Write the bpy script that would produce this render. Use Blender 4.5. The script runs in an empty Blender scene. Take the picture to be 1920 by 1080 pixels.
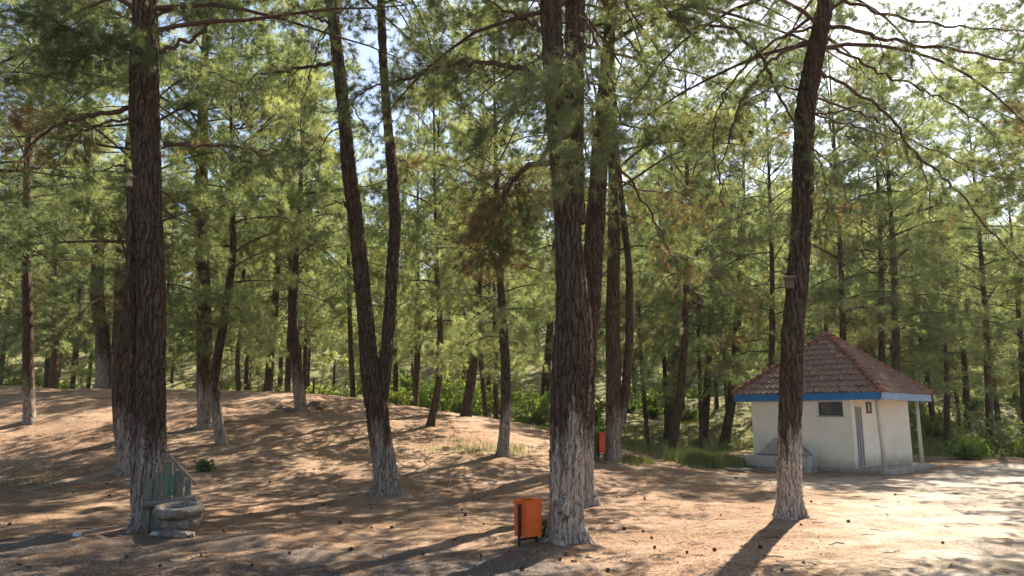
import bpy, math, random
import numpy as np
from mathutils import Vector
C = bpy.context.scene
COL = C.collection
PI = math.pi

# ------------------------------------------------------------------ camera, sky, sun, exposure
CAM_H = 1.7
F = 1386.0
PITCH = math.radians(9.8)
cam = bpy.data.cameras.new('camera')
cam.lens = 36.0 * F / 1920.0
cam.sensor_width = 36
cam.clip_end = 2000
cam_o = bpy.data.objects.new('camera', cam)
COL.objects.link(cam_o)
cam_o.location = (0, 0, CAM_H)
cam_o.rotation_euler = (PI / 2 + PITCH, 0, 0)
C.camera = cam_o

SUN_EL = math.radians(48)
SUN_AZ = math.radians(33)          # to the right of straight ahead
world = bpy.data.worlds.new('World')
C.world = world
world.use_nodes = True
wn = world.node_tree
wn.nodes.clear()
sky = wn.nodes.new('ShaderNodeTexSky')
sky.sky_type = 'NISHITA'
sky.sun_disc = False
sky.sun_elevation = SUN_EL
sky.sun_rotation = SUN_AZ
sky.air_density = 1.0
sky.dust_density = 1.6
bg = wn.nodes.new('ShaderNodeBackground')
bg.inputs[1].default_value = 0.075
wo = wn.nodes.new('ShaderNodeOutputWorld')
wn.links.new(sky.outputs[0], bg.inputs[0])
wn.links.new(bg.outputs[0], wo.inputs[0])

sl = bpy.data.lights.new('sun', 'SUN')
sl.energy = 5.0
sl.angle = math.radians(0.45)
sl.color = (1.0, 0.92, 0.79)
so = bpy.data.objects.new('sun', sl)
COL.objects.link(so)
so.location = (20, 40, 45)
sdir = Vector((math.sin(SUN_AZ) * math.cos(SUN_EL), math.cos(SUN_AZ) * math.cos(SUN_EL), math.sin(SUN_EL)))
so.rotation_euler = sdir.to_track_quat('Z', 'Y').to_euler()

C.view_settings.view_transform = 'Standard'
C.view_settings.look = 'None'
C.view_settings.gamma = 1
C.view_settings.exposure = 1.75
C.render.engine = 'CYCLES'
C.cycles.use_denoising = True
C.cycles.max_bounces = 6
C.cycles.diffuse_bounces = 4
C.cycles.transmission_bounces = 4
C.cycles.glossy_bounces = 2
C.cycles.caustics_reflective = False
C.cycles.caustics_refractive = False

# ------------------------------------------------------------------ noise + terrain
def _hash(ix, iy, iz, s):
    h = (ix.astype(np.int64) * 374761393 + iy.astype(np.int64) * 668265263 + iz.astype(np.int64) * 2147483647 + s * 974634777) & 0xffffffff
    h = ((h ^ (h >> 13)) * 1274126177) & 0xffffffff
    h = (h ^ (h >> 16)) & 0xffffffff
    return h.astype(np.float64) / 4294967295.0

def vnoise(x, y, z=None, s=0):
    x = np.asarray(x, float); y = np.asarray(y, float)
    z = np.zeros_like(x) if z is None else np.asarray(z, float)
    ix, iy, iz = np.floor(x), np.floor(y), np.floor(z)
    fx, fy, fz = x - ix, y - iy, z - iz
    fx, fy, fz = [f * f * (3 - 2 * f) for f in (fx, fy, fz)]
    r = 0
    for dx in (0, 1):
        for dy in (0, 1):
            for dz in (0, 1):
                w = (fx if dx else 1 - fx) * (fy if dy else 1 - fy) * (fz if dz else 1 - fz)
                r = r + w * _hash(ix + dx, iy + dy, iz + dz, s)
    return r * 2 - 1

def fbm(x, y, z=None, s=0, o=4):
    r = 0; a = 1.0; k = 1.0
    for i in range(o):
        r = r + a * vnoise(np.asarray(x) * k, np.asarray(y) * k, None if z is None else np.asarray(z) * k, s + i * 7)
        a *= .5; k *= 2.03
    return r

def sstep(a, b, v):
    t = np.clip((v - a) / (b - a), 0, 1)
    return t * t * (3 - 2 * t)

XK = np.linspace(-60, 60, 241)
CK = np.interp(XK, [-60, -16, -8, -5, -2, 1.5, 4.5, 7.5], [3.2, 2.8, 2.62, 2.2, 1.75, 1.2, .5, 0])
ker = np.exp(-np.linspace(-2, 2, 9) ** 2); ker /= ker.sum()
CK = np.convolve(np.pad(CK, 4, 'edge'), ker, 'valid')

FEET = []
def height(x, y, fine=True):
    x = np.asarray(x, float); y = np.asarray(y, float)
    c = np.interp(x, XK, CK)
    m = c * (sstep(13, 30.5, y) - .8 * sstep(31, 43, y))
    h = m + sstep(34, 62, y) * 2.4 + sstep(50, 135, y) * 24 * (1 - .3 * sstep(-30, 40, -x))
    h = h + sstep(32, 40, y) * .5 * fbm(x / 7, y / 7, s=3, o=3)
    # low banks of dirt beyond the hut
    h = h + .8 * np.exp(-((y - 41 - 2 * np.sin(x * .15)) / 3.2) ** 2) * sstep(2, 12, x)
    # spoil heap of dirt round the foot of the basin
    h = h + (.09 + .05 * vnoise(x * 3, y * 3, s=5)) * np.exp(-(((x + 5.6) / 1.9) ** 2 + ((y - 10.5) / .6) ** 2))
    h = h + .035 * sstep(9.9, 9.3, y) * sstep(1.5, -1, x) * np.abs(fbm(x * 2.2, y * 2.2, s=91, o=3)) * sstep(4, 6, y)
    for fx_, fy_ in FEET:
        h = h + .06 * np.exp(-((x - fx_) ** 2 + (y - fy_) ** 2) / .42)
    if fine:
        h = h + sstep(14, 24, y) * .06 * fbm(x / 2.6, y / 2.6, s=9, o=3) * np.clip(c + .2, 0, 1)
        h = h + .030 * fbm(x / .9, y / .9, s=21, o=3) + .008 * fbm(x * 5, y * 5, s=31, o=2)
        h = h - .03 * np.exp(-((x - 7.5 - (y - 9) * .55) / .35) ** 2) * sstep(6, 8, y) * (1 - sstep(15, 18, y))
    return h

CP, SP = math.cos(PITCH), math.sin(PITCH)
def ray(px, py):
    u = (px - 960) / F; v = -(py - 540) / F
    return np.array([u, CP - v * SP, SP + v * CP])
def P(px, py, Y):
    d = ray(px, py)
    return Vector((d[0] * Y / d[1], Y, CAM_H + d[2] * Y / d[1]))
for px_, py_ in ((284, 990), (1063, 1014), (1480, 968), (728, 928), (1101, 948)):
    d_ = ray(px_, py_); k_ = -CAM_H / d_[2]; FEET.append((d_[0] * k_, d_[1] * k_))
def G(px, py, ymin=4.0, ymax=160.0):
    """where the sight line through a photo pixel meets the ground"""
    d = ray(px, py)
    Y = np.arange(ymin, ymax, .05)
    x = d[0] / d[1] * Y; z = CAM_H + d[2] / d[1] * Y
    g = z - height(x, Y, False)
    k = np.argmax(g < 0) if (g < 0).any() else len(Y) - 1
    return float(x[k]), float(Y[k]), float(height(x[k], Y[k]))

# ------------------------------------------------------------------ object helpers
def props(o, label=None, cat=None, group=None, kind=None):
    if label: o['label'] = label
    if cat: o['category'] = cat
    if group: o['group'] = group
    if kind: o['kind'] = kind
    return o
def empty(name, loc, label=None, cat=None, group=None, rz=0):
    o = bpy.data.objects.new(name, None); COL.objects.link(o)
    o.location = loc; o.rotation_euler = (0, 0, rz); o.empty_display_size = .2
    return props(o, label, cat, group)

class MB:
    """collects vertices and faces for one mesh"""
    def __init__(s):
        s.v = []; s.f = []; s.n = 0; s.mi = []
    def add(s, v, f, m=0):
        v = np.asarray(v, float).reshape(-1, 3)
        s.v.append(v)
        for q in f: s.f.append([i + s.n for i in q])
        s.mi += [m] * len(f)
        s.n += len(v)
    def box(s, c, d, ax=None, m=0, taper=1.0):
        """centre c, full size d, optional 3 axis vectors"""
        X, Y, Z = ax if ax else ((1, 0, 0), (0, 1, 0), (0, 0, 1))
        X, Y, Z, c = [np.array(k, float) for k in (X, Y, Z, c)]
        v = []
        for k in (-1, 1):
            t = taper if k > 0 else 1
            for i, j in ((-1, -1), (1, -1), (1, 1), (-1, 1)):
                v.append(c + X * i * d[0] / 2 * t + Y * j * d[1] / 2 * t + Z * k * d[2] / 2)
        s.add(v, [(3, 2, 1, 0), (4, 5, 6, 7), (0, 1, 5, 4), (1, 2, 6, 5), (2, 3, 7, 6), (3, 0, 4, 7)], m)
    def tube(s, pts, rad, n=6, cap=True, m=0):
        pts = [np.array(p, float) for p in pts]
        N = len(pts)
        if N < 2: return
        A = np.linspace(0, 2 * PI, n, endpoint=False)
        ref = np.array([0.13, 0.31, 0.94])
        V = []
        for i in range(N):
            t = pts[min(i + 1, N - 1)] - pts[max(i - 1, 0)]
            t = t / (np.linalg.norm(t) + 1e-9)
            r_ = ref if abs(t @ ref) < .95 else np.array([1., 0, 0])
            a = np.cross(t, r_); a /= np.linalg.norm(a); b = np.cross(t, a)
            V.append(pts[i] + rad[i] * (np.cos(A)[:, None] * a + np.sin(A)[:, None] * b))
        V = np.concatenate(V)
        f = []
        for i in range(N - 1):
            for j in range(n):
                k = (j + 1) % n
                f.append((i * n + j, i * n + k, (i + 1) * n + k, (i + 1) * n + j))
        if cap:
            f.append(tuple(range(n - 1, -1, -1)))
            f.append(tuple((N - 1) * n + j for j in range(n)))
        s.add(V, f, m)
    def lathe(s, prof, n=24, c=(0, 0, 0), m=0, wob=0, seed=0):
        """prof: (radius, z) list"""
        A = np.linspace(0, 2 * PI, n, endpoint=False)
        V = []
        for r, z in prof:
            k = 1 + wob * vnoise(np.cos(A) * 2 + 5, np.sin(A) * 2 + 5, np.full(n, z * 7), seed)
            V.append(np.stack([c[0] + r * k * np.cos(A), c[1] + r * k * np.sin(A), np.full(n, c[2] + z)], 1))
        V = np.concatenate(V); f = []
        for i in range(len(prof) - 1):
            for j in range(n):
                k = (j + 1) % n
                f.append((i * n + j, i * n + k, (i + 1) * n + k, (i + 1) * n + j))
        f.append(tuple(range(n - 1, -1, -1))); f.append(tuple((len(prof) - 1) * n + j for j in range(n)))
        s.add(V, f, m)
    def prism(s, poly, z0, z1, m=0):
        n = len(poly)
        v = [(p[0], p[1], z0) for p in poly] + [(p[0], p[1], z1) for p in poly]
        f = [tuple(range(n - 1, -1, -1)), tuple(range(n, 2 * n))]
        for i in range(n):
            k = (i + 1) % n
            f.append((i, k, n + k, n + i))
        s.add(v, f, m)
    def build(s, name, mats, parent=None, smooth=False, bevel=0, origin=None):
        me = bpy.data.meshes.new(name)
        v = np.concatenate(s.v) if s.v else np.zeros((0, 3))
        if origin is not None: v = v - np.array(origin)
        me.from_pydata(v.tolist(), [], s.f)
        if not isinstance(mats, (list, tuple)): mats = [mats]
        for m_ in mats: me.materials.append(m_)
        if len(mats) > 1: me.polygons.foreach_set('material_index', s.mi)
        if smooth: me.polygons.foreach_set('use_smooth', [True] * len(me.polygons))
        me.update()
        o = bpy.data.objects.new(name, me); COL.objects.link(o)
        if parent: o.parent = parent
        if origin is not None and parent is None: o.location = origin
        if bevel:
            b = o.modifiers.new('bevel', 'BEVEL'); b.width = bevel; b.segments = 2; b.limit_method = 'ANGLE'
        return o

def tri_mesh(name, V, mat, parent=None, tint=None):
    """V: (n,3,3) triangles, written fast"""
    n = len(V)
    me = bpy.data.meshes.new(name)
    me.vertices.add(n * 3); me.vertices.foreach_set('co', V.reshape(-1).astype(np.float32))
    me.loops.add(n * 3); me.loops.foreach_set('vertex_index', np.arange(n * 3, dtype=np.int32))
    me.polygons.add(n); me.polygons.foreach_set('loop_start', np.arange(0, n * 3, 3, dtype=np.int32))
    if tint is not None:
        a = me.attributes.new('tint', 'FLOAT', 'FACE'); a.data.foreach_set('value', tint.astype(np.float32))
    me.update(calc_edges=True)
    me.materials.append(mat)
    if name is None: return me
    o = bpy.data.objects.new(name, me); COL.objects.link(o)
    if parent: o.parent = parent
    return o

# ------------------------------------------------------------------ materials
def new_mat(name):
    m = bpy.data.materials.new(name); m.use_nodes = True
    nt = m.node_tree; nt.nodes.clear()
    return m, nt, nt.nodes, nt.links
def N(nt, t, **kw):
    n = nt.nodes.new(t)
    for k, v in kw.items():
        if k.startswith('i_'):
            key = k[2:]
            n.inputs[int(key) if key.isdigit() else key.replace('_', ' ')].default_value = v
        else: setattr(n, k, v)
    return n
def ramp(nt, src, stops):
    r = nt.nodes.new('ShaderNodeValToRGB')
    e = r.color_ramp.elements
    while len(e) < len(stops): e.new(.5)
    for k, (p, c) in enumerate(stops):
        e[k].position = p; e[k].color = (c[0], c[1], c[2], 1) if isinstance(c, tuple) else (c, c, c, 1)
    nt.links.new(src, r.inputs[0]); return r.outputs[0]
def mixc(nt, fac, a, b, mode='MIX'):
    m = nt.nodes.new('ShaderNodeMix'); m.data_type = 'RGBA'; m.blend_type = mode
    for s_, v in ((m.inputs[0], fac), (m.inputs[6], a), (m.inputs[7], b)):
        if isinstance(v, bpy.types.NodeSocket): nt.links.new(v, s_)
        elif isinstance(v, tuple): s_.default_value = (v[0], v[1], v[2], 1)
        else: s_.default_value = v
    return m.outputs[2]
def mth(nt, op, a, b=0.0, c=None):
    m = nt.nodes.new('ShaderNodeMath'); m.operation = op
    for k, v in ((0, a), (1, b), (2, c)):
        if v is None: continue
        if isinstance(v, bpy.types.NodeSocket): nt.links.new(v, m.inputs[k])
        else: m.inputs[k].default_value = v
    return m.outputs[0]
def coords(nt, scale=(1, 1, 1), kind='Object'):
    t = nt.nodes.new('ShaderNodeTexCoord'); mp = nt.nodes.new('ShaderNodeMapping')
    mp.inputs['Scale'].default_value = scale
    nt.links.new(t.outputs[kind], mp.inputs[0]); return mp.outputs[0]
def noise(nt, vec, scale, detail=4, rough=.55):
    n = N(nt, 'ShaderNodeTexNoise'); n.inputs['Scale'].default_value = scale
    n.inputs['Detail'].default_value = detail; n.inputs['Roughness'].default_value = rough
    nt.links.new(vec, n.inputs['Vector']); return n.outputs[0]
def finish(nt, color, rough=.8, bump=None, bstr=.3, bdist=.02, metallic=0, spec=.3, disp=None):
    p = N(nt, 'ShaderNodeBsdfPrincipled')
    for key, v in (('Base Color', color), ('Roughness', rough)):
        if isinstance(v, bpy.types.NodeSocket): nt.links.new(v, p.inputs[key])
        else: p.inputs[key].default_value = (v[0], v[1], v[2], 1) if isinstance(v, tuple) else v
    p.inputs['Metallic'].default_value = metallic
    p.inputs['Specular IOR Level'].default_value = spec
    if bump is not None:
        b = N(nt, 'ShaderNodeBump'); b.inputs['Strength'].default_value = bstr; b.inputs['Distance'].default_value = bdist
        nt.links.new(bump, b.inputs['Height']); nt.links.new(b.outputs[0], p.inputs['Normal'])
    o = N(nt, 'ShaderNodeOutputMaterial'); nt.links.new(p.outputs[0], o.inputs[0])
    return p, o

def simple(name, col, rough=.7, var=.25, scale=6, bstr=.2, metallic=0, dirt=None, spec=.3, stretch=(1, 1, 1)):
    m, nt, _, _ = new_mat(name)
    v = coords(nt, stretch)
    n1 = noise(nt, v, scale, 6, .65)
    lo = tuple(c * (1 - var) for c in col); hi = tuple(min(1, c * (1 + var)) for c in col)
    c = ramp(nt, n1, [(.3, lo), (.7, hi)])
    if dirt:
        n2 = noise(nt, v, scale * .37, 5, .7)
        c = mixc(nt, ramp(nt, n2, [(.5, 0.), (.68, 1.)]), c, dirt)
    finish(nt, c, rough, n1, bstr, .01, metallic, spec)
    return m

def bark_mat(name, white=0.0, disp=False, scale=13.0, wtop=.45):
    """furrowed pine bark; below `white` metres the plates keep old limewash"""
    m, nt, _, L = new_mat(name)
    tc = nt.nodes.new('ShaderNodeTexCoord')
    wob = N(nt, 'ShaderNodeTexNoise'); wob.inputs['Scale'].default_value = 5; wob.inputs['Detail'].default_value = 3
    L.new(tc.outputs['Object'], wob.inputs['Vector'])
    add = N(nt, 'ShaderNodeMixRGB', blend_type='LINEAR_LIGHT'); add.inputs[0].default_value = .05
    L.new(tc.outputs['Object'], add.inputs[1]); L.new(wob.outputs[1], add.inputs[2])
    mp = nt.nodes.new('ShaderNodeMapping'); mp.inputs['Scale'].default_value = (1, 1, .13)
    L.new(add.outputs[0], mp.inputs[0])
    vor = N(nt, 'ShaderNodeTexVoronoi', feature='DISTANCE_TO_EDGE'); vor.inputs['Scale'].default_value = scale
    L.new(mp.outputs[0], vor.inputs['Vector'])
    vor2 = N(nt, 'ShaderNodeTexVoronoi', feature='DISTANCE_TO_EDGE'); vor2.inputs['Scale'].default_value = scale * 2.7
    L.new(mp.outputs[0], vor2.inputs['Vector'])
    fine = noise(nt, mp.outputs[0], 45, 6, .7)
    e1 = ramp(nt, vor.outputs[0], [(.02, 0.), (.22, 1.)])
    e2 = ramp(nt, vor2.outputs[0], [(.02, 0.), (.2, 1.)])
    h = mth(nt, 'MULTIPLY_ADD', e2, .3, mth(nt, 'MULTIPLY', e1, .7))
    h = mth(nt, 'MULTIPLY_ADD', fine, .35, h)
    big = noise(nt, tc.outputs['Object'], 2.3, 3, .6)
    plate = ramp(nt, fine, [(.3, (.052, .036, .024)), (.5, (.108, .078, .053)), (.72, (.19, .146, .108))])
    plate = mixc(nt, ramp(nt, big, [(.48, 0.), (.68, .35)]), plate, (.15, .07, .043))
    col = mixc(nt, ramp(nt, h, [(.15, 0.), (.75, 1.)]), (.028, .017, .012), plate)
    if white > 0:
        sep = nt.nodes.new('ShaderNodeSeparateXYZ'); L.new(tc.outputs['Object'], sep.inputs[0])
        zz = mth(nt, 'MULTIPLY_ADD', mth(nt, 'SUBTRACT', noise(nt, mp.outputs[0], 4.5, 4, .6), .5), -2.2 * white, sep.outputs[2])
        zz = mth(nt, 'MULTIPLY_ADD', mth(nt, 'SUBTRACT', fine, .5), -.5 * white, zz)
        lim = ramp(nt, mth(nt, 'DIVIDE', zz, white * 1.25), [(.5, 1.), (.95, 0.)])
        worn = ramp(nt, noise(nt, mp.outputs[0], 16, 5, .7), [(.3, .35), (.55, 1.)])
        msk = mth(nt, 'MULTIPLY', mth(nt, 'MULTIPLY', lim, worn), ramp(nt, h, [(.16, 0.), (.5, 1.)]))
        msk = mth(nt, 'MULTIPLY', msk, wtop * 2)
        wc = ramp(nt, fine, [(.3, (.38, .3, .24)), (.7, (.72, .6, .5))])
        col = mixc(nt, mth(nt, 'MINIMUM', msk, .95), col, wc)
    p, o = finish(nt, col, .9, h, .9, .03, spec=.15)
    if disp:
        d = N(nt, 'ShaderNodeDisplacement'); d.inputs['Scale'].default_value = .028; d.inputs['Midlevel'].default_value = 1.15
        L.new(h, d.inputs[0]); L.new(d.outputs[0], o.inputs[2])
        m.displacement_method = 'BOTH'
    return m

def leaf_mat(name, stops, trans=.45, clump=.9, bright=1.0):
    """needle / leaf material: colour by per-face tint and clump noise, light passes through"""
    m, nt, _, L = new_mat(name)
    at = N(nt, 'ShaderNodeAttribute', attribute_name='tint')
    tc = nt.nodes.new('ShaderNodeTexCoord')
    nz = noise(nt, tc.outputs['Object'], clump, 2, .5)
    oi = nt.nodes.new('ShaderNodeObjectInfo')
    f = mth(nt, 'MULTIPLY_ADD', mth(nt, 'SUBTRACT', nz, .5), .8, at.outputs['Fac'])
    f = mth(nt, 'MULTIPLY_ADD', mth(nt, 'SUBTRACT', oi.outputs['Random'], .5), .16, f)
    c = ramp(nt, f, [(p, tuple(k * bright for k in q)) for p, q in stops])
    d = N(nt, 'ShaderNodeBsdfDiffuse'); t = N(nt, 'ShaderNodeBsdfTranslucent')
    g = N(nt, 'ShaderNodeBsdfGlossy'); g.inputs['Roughness'].default_value = .45
    L.new(c, d.inputs[0])
    tcx = mixc(nt, 1.0, c, (1.25, 1.2, .7), 'MULTIPLY'); L.new(tcx, t.inputs[0])
    mx = N(nt, 'ShaderNodeMixShader'); mx.inputs[0].default_value = trans
    L.new(d.outputs[0], mx.inputs[1]); L.new(t.outputs[0], mx.inputs[2])
    m2 = N(nt, 'ShaderNodeMixShader'); m2.inputs[0].default_value = .05
    g.inputs[0].default_value = (.8, .85, .7, 1)
    L.new(mx.outputs[0], m2.inputs[1]); L.new(g.outputs[0], m2.inputs[2])
    o = N(nt, 'ShaderNodeOutputMaterial'); L.new(m2.outputs[0], o.inputs[0])
    return m

NEEDLE_STOPS = [(.0, (.19, .11, .055)), (.12, (.19, .14, .07)), (.22, (.10, .125, .052)), (.45, (.11, .145, .072)), (.7, (.19, .23, .115)), (1., (.335, .36, .2))]
M_NEEDLE = leaf_mat('pine_needles', NEEDLE_STOPS, .5)
M_NEEDLE_FAR_LIT = leaf_mat('pine_needles_far_lit', NEEDLE_STOPS, .52, .5, 1.4)  # same needle colours, multiplied up so distant crowns look sunlit
M_BROWN = leaf_mat('dead_pine_needles', [(0., (.13, .07, .035)), (1., (.26, .15, .075))], .3)
M_BUSH = leaf_mat('bright_leaves', [(0., (.13, .2, .045)), (1., (.33, .42, .1))], .5)
M_DARKBUSH = leaf_mat('dark_leaves', [(0., (.05, .09, .03)), (1., (.12, .19, .06))], .35)
M_GRASS = leaf_mat('grass_blades', [(0., (.08, .1, .035)), (.55, (.16, .19, .07)), (1., (.36, .31, .17))], .4)
M_LITTER = leaf_mat('dry_needle_litter', [(0., (.12, .065, .04)), (.5, (.3, .175, .1)), (1., (.5, .36, .24))], .1)
M_TWIG = simple('twig_bark', (.075, .052, .04), .9, .35, 25)
M_BARK_FAR = bark_mat('bark_far', 0, False, 12)
M_BARK_MID = bark_mat('bark_limewashed_faint', 1.25, False, 14, .3)
M_BARK_A = bark_mat('bark_limewashed_grey', 1.25, True, 14, .36)
M_BARK_M = bark_mat('bark_limewashed', 1.3, True, 14, .62)

def ground_mat():
    m, nt, _, L = new_mat('forest_floor')
    tc = nt.nodes.new('ShaderNodeTexCoord'); v = tc.outputs['Object']
    at = N(nt, 'ShaderNodeAttribute', attribute_name='zone')
    sep = nt.nodes.new('ShaderNodeSeparateColor'); L.new(at.outputs['Color'], sep.inputs[0])
    n_big = noise(nt, v, .35, 5, .6); n_mid = noise(nt, v, 2.2, 6, .65); n_fine = noise(nt, v, 24, 6, .75); n_grit = noise(nt, v, 110, 3, .7)
    mp = nt.nodes.new('ShaderNodeMapping'); mp.inputs['Scale'].default_value = (1, 1, 1); L.new(v, mp.inputs[0])
    red = ramp(nt, n_fine, [(.36, (.1, .05, .03)), (.5, (.215, .128, .078)), (.63, (.42, .275, .175))])
    pale = ramp(nt, n_fine, [(.3, (.24, .163, .108)), (.6, (.44, .315, .215))])
    patch = ramp(nt, mth(nt, 'MULTIPLY_ADD', n_mid, .6, mth(nt, 'MULTIPLY', n_big, .5)), [(.47, 0.), (.63, 1.)])
    c = mixc(nt, mth(nt, 'MULTIPLY', patch, .6), red, pale)
    road = ramp(nt, n_fine, [(.25, (.28, .23, .18)), (.55, (.43, .365, .295)), (.8, (.54, .475, .4))])
    rf = ramp(nt, mth(nt, 'MULTIPLY_ADD', mth(nt, 'SUBTRACT', n_mid, .5), .9, sep.outputs[0]), [(.3, 0.), (.65, 1.)])
    c = mixc(nt, rf, c, road)
    grey = ramp(nt, mth(nt, 'MULTIPLY_ADD', n_grit, .5, mth(nt, 'MULTIPLY', n_fine, .5)), [(.35, (.06, .045, .035)), (.5, (.135, .1, .078)), (.62, (.29, .23, .185))])  # gravel grey, its colour also darkened to deepen the shade at the front
    gf = ramp(nt, mth(nt, 'MULTIPLY_ADD', mth(nt, 'SUBTRACT', n_mid, .5), 1.0, sep.outputs[2]), [(.35, 0.), (.6, 1.)])
    c = mixc(nt, gf, c, grey)
    green = ramp(nt, n_fine, [(.3, (.1, .115, .04)), (.7, (.24, .24, .1))])
    gg = ramp(nt, mth(nt, 'MULTIPLY_ADD', mth(nt, 'SUBTRACT', n_mid, .5), 1.2, sep.outputs[1]), [(.4, 0.), (.7, .9)])
    c = mixc(nt, gg, c, green)
    specks = ramp(nt, noise(nt, v, 60, 2, .5), [(.68, 0.), (.72, .6)])
    c = mixc(nt, specks, c, (.08, .05, .035))
    hgt = mth(nt, 'MULTIPLY_ADD', n_fine, .6, mth(nt, 'MULTIPLY', n_grit, .4))
    finish(nt, c, .95, hgt, .9, .035, spec=.1)
    return m

# ------------------------------------------------------------------ ground sheet
def axis(lo, hi, core0, core1, step, grow):
    a = [core0]
    while a[-1] < core1: a.append(a[-1] + step)
    s = step
    while a[-1] < hi: s *= grow; a.append(a[-1] + s)
    b = [core0]; s = step
    while b[-1] > lo: s *= grow; b.append(b[-1] - s)
    return np.array(b[:0:-1] + a)
gx = axis(-420, 420, -10, 14, .09, 1.045)
gy = axis(-60, 600, 5, 24, .08, 1.03)
GX, GY = np.meshgrid(gx, gy)
GZ = height(GX, GY)
def bases_mound(x, y):
    return 0
nx, ny = len(gx), len(gy)
me = bpy.data.meshes.new('ground')
me.vertices.add(nx * ny)
me.vertices.foreach_set('co', np.stack([GX, GY, GZ], -1).reshape(-1).astype(np.float32))
ii = np.arange(nx * ny).reshape(ny, nx)
q = np.stack([ii[:-1, :-1], ii[:-1, 1:], ii[1:, 1:], ii[1:, :-1]], -1).reshape(-1, 4)
me.loops.add(q.size); me.loops.foreach_set('vertex_index', q.reshape(-1).astype(np.int32))
me.polygons.add(len(q)); me.polygons.foreach_set('loop_start', np.arange(0, q.size, 4, dtype=np.int32))
me.polygons.foreach_set('use_smooth', np.ones(len(q), bool))
X, Y = GX.ravel(), GY.ravel()
# track: sweeps in from the right edge past the hut, towards the camera's right
tx = np.interp(Y, [0, 8, 14, 20, 26, 33], [4.5, 6.5, 9.5, 13.5, 19, 34])
tw = np.interp(Y, [0, 8, 14, 20, 26, 33], [2.5, 3.2, 4.0, 4.5, 4.0, 2.5])
road = np.clip(1.15 - np.abs(X - tx) / tw * .8, 0, 1) * (1 - sstep(30, 33, Y))
road = np.maximum(road, .3 * np.exp(-((Y - 17.5 - .1 * X) / 2.4) ** 2) * (1 - sstep(6, 9, X)))
road = np.maximum(road, .6 * np.exp(-((X - 9) ** 2 / 30 + (Y - 19.5) ** 2 / 9)))
def gmask(x, y):
    g = .7 * sstep(31, 36, y)
    g = np.maximum(g, .6 * np.exp(-((x - 6.4) ** 2 / 3 + (y - 24) ** 2 / 4)))
    g = np.maximum(g, .5 * np.exp(-((x - 4) ** 2 / 7 + (y - 27.5) ** 2 / 14)))
    g = np.maximum(g, .5 * np.exp(-((x + .5) ** 2 / 12 + (y - 21.5) ** 2 / 3)))
    g = np.maximum(g, .34 * np.exp(-((x + 9) ** 2 / 4 + (y - 17) ** 2 / 1)))
    g = np.maximum(g, .95 * np.exp(-((y - 33.5) / 2.0) ** 2) * sstep(13, 17, x))
    return g
grass_m = gmask(X, Y)
gravel = sstep(10.6, 8.8, Y + .35 * np.sin(X * .9)) * sstep(2.5, -1, X)  # front gravel, zone widened so its dark colour adds to the shade there
gravel = np.maximum(gravel, np.exp(-(((X + 5.2) / 2.6) ** 2 + ((Y - 10.2) / .9) ** 2)))
gravel = np.maximum(gravel, .6 * np.exp(-((Y - 47) / 4) ** 2))
z = np.stack([road, grass_m, gravel, np.ones_like(road)], -1).astype(np.float32)
ca = me.color_attributes.new('zone', 'FLOAT_COLOR', 'POINT'); ca.data.foreach_set('color', z.reshape(-1))
me.update(calc_edges=True)
M_GROUND = ground_mat()
me.materials.append(M_GROUND)
ground = bpy.data.objects.new('ground', me); COL.objects.link(ground); props(ground, kind='structure')

# ------------------------------------------------------------------ foliage machinery
def unit(a): return a / (np.linalg.norm(a, axis=-1, keepdims=True) + 1e-9)
def make_needles(pos, dr, slen, n, nl, w, rng, tint, spread=(25, 70), sag=.15):
    """pos, dr (S,3): shoots; returns triangles (S*n,3,3) and tint"""
    S = len(pos)
    u = rng.random((S, n, 1)) ** .7
    th = np.radians(rng.uniform(spread[0], spread[1], (S, n, 1)))
    ph = rng.uniform(0, 2 * PI, (S, n, 1))
    ref = np.where(np.abs(dr[:, 2:3]) < .9, np.array([[0, 0, 1.]]), np.array([[1., 0, 0]]))
    a = unit(np.cross(dr, ref)); b = np.cross(dr, a)
    d = dr[:, None] * np.cos(th) + (a[:, None] * np.cos(ph) + b[:, None] * np.sin(ph)) * np.sin(th)
    d[..., 2] -= sag; d = unit(d)
    base = pos[:, None] + dr[:, None] * slen * u
    ln = nl * rng.uniform(.7, 1.15, (S, n, 1))
    sd = unit(np.cross(d, unit(rng.normal(size=(S, n, 3)))))
    V = np.stack([base - sd * w / 2, base + sd * w / 2, base + d * ln], 2)
    t = np.clip(tint[:, None] + rng.normal(0, .07, (S, n)), 0, 1)
    return V.reshape(-1, 3, 3), t.reshape(-1)

def resample(pts, n):
    pts = np.array([list(p) for p in pts], float)
    t = np.r_[0, np.cumsum(np.linalg.norm(np.diff(pts, axis=0), axis=1))]
    t /= t[-1]; u = np.linspace(0, 1, n)
    # catmull-rom through the given points
    out = []
    for k in u:
        i = min(max(np.searchsorted(t, k) - 1, 0), len(pts) - 2)
        f = (k - t[i]) / (t[i + 1] - t[i] + 1e-9)
        p0 = pts[max(i - 1, 0)]; p1 = pts[i]; p2 = pts[i + 1]; p3 = pts[min(i + 2, len(pts) - 1)]
        out.append(.5 * (2 * p1 + (p2 - p0) * f + (2 * p0 - 5 * p1 + 4 * p2 - p3) * f * f + (3 * p1 - p0 - 3 * p2 + p3) * f ** 3))
    return np.array(out)

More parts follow.
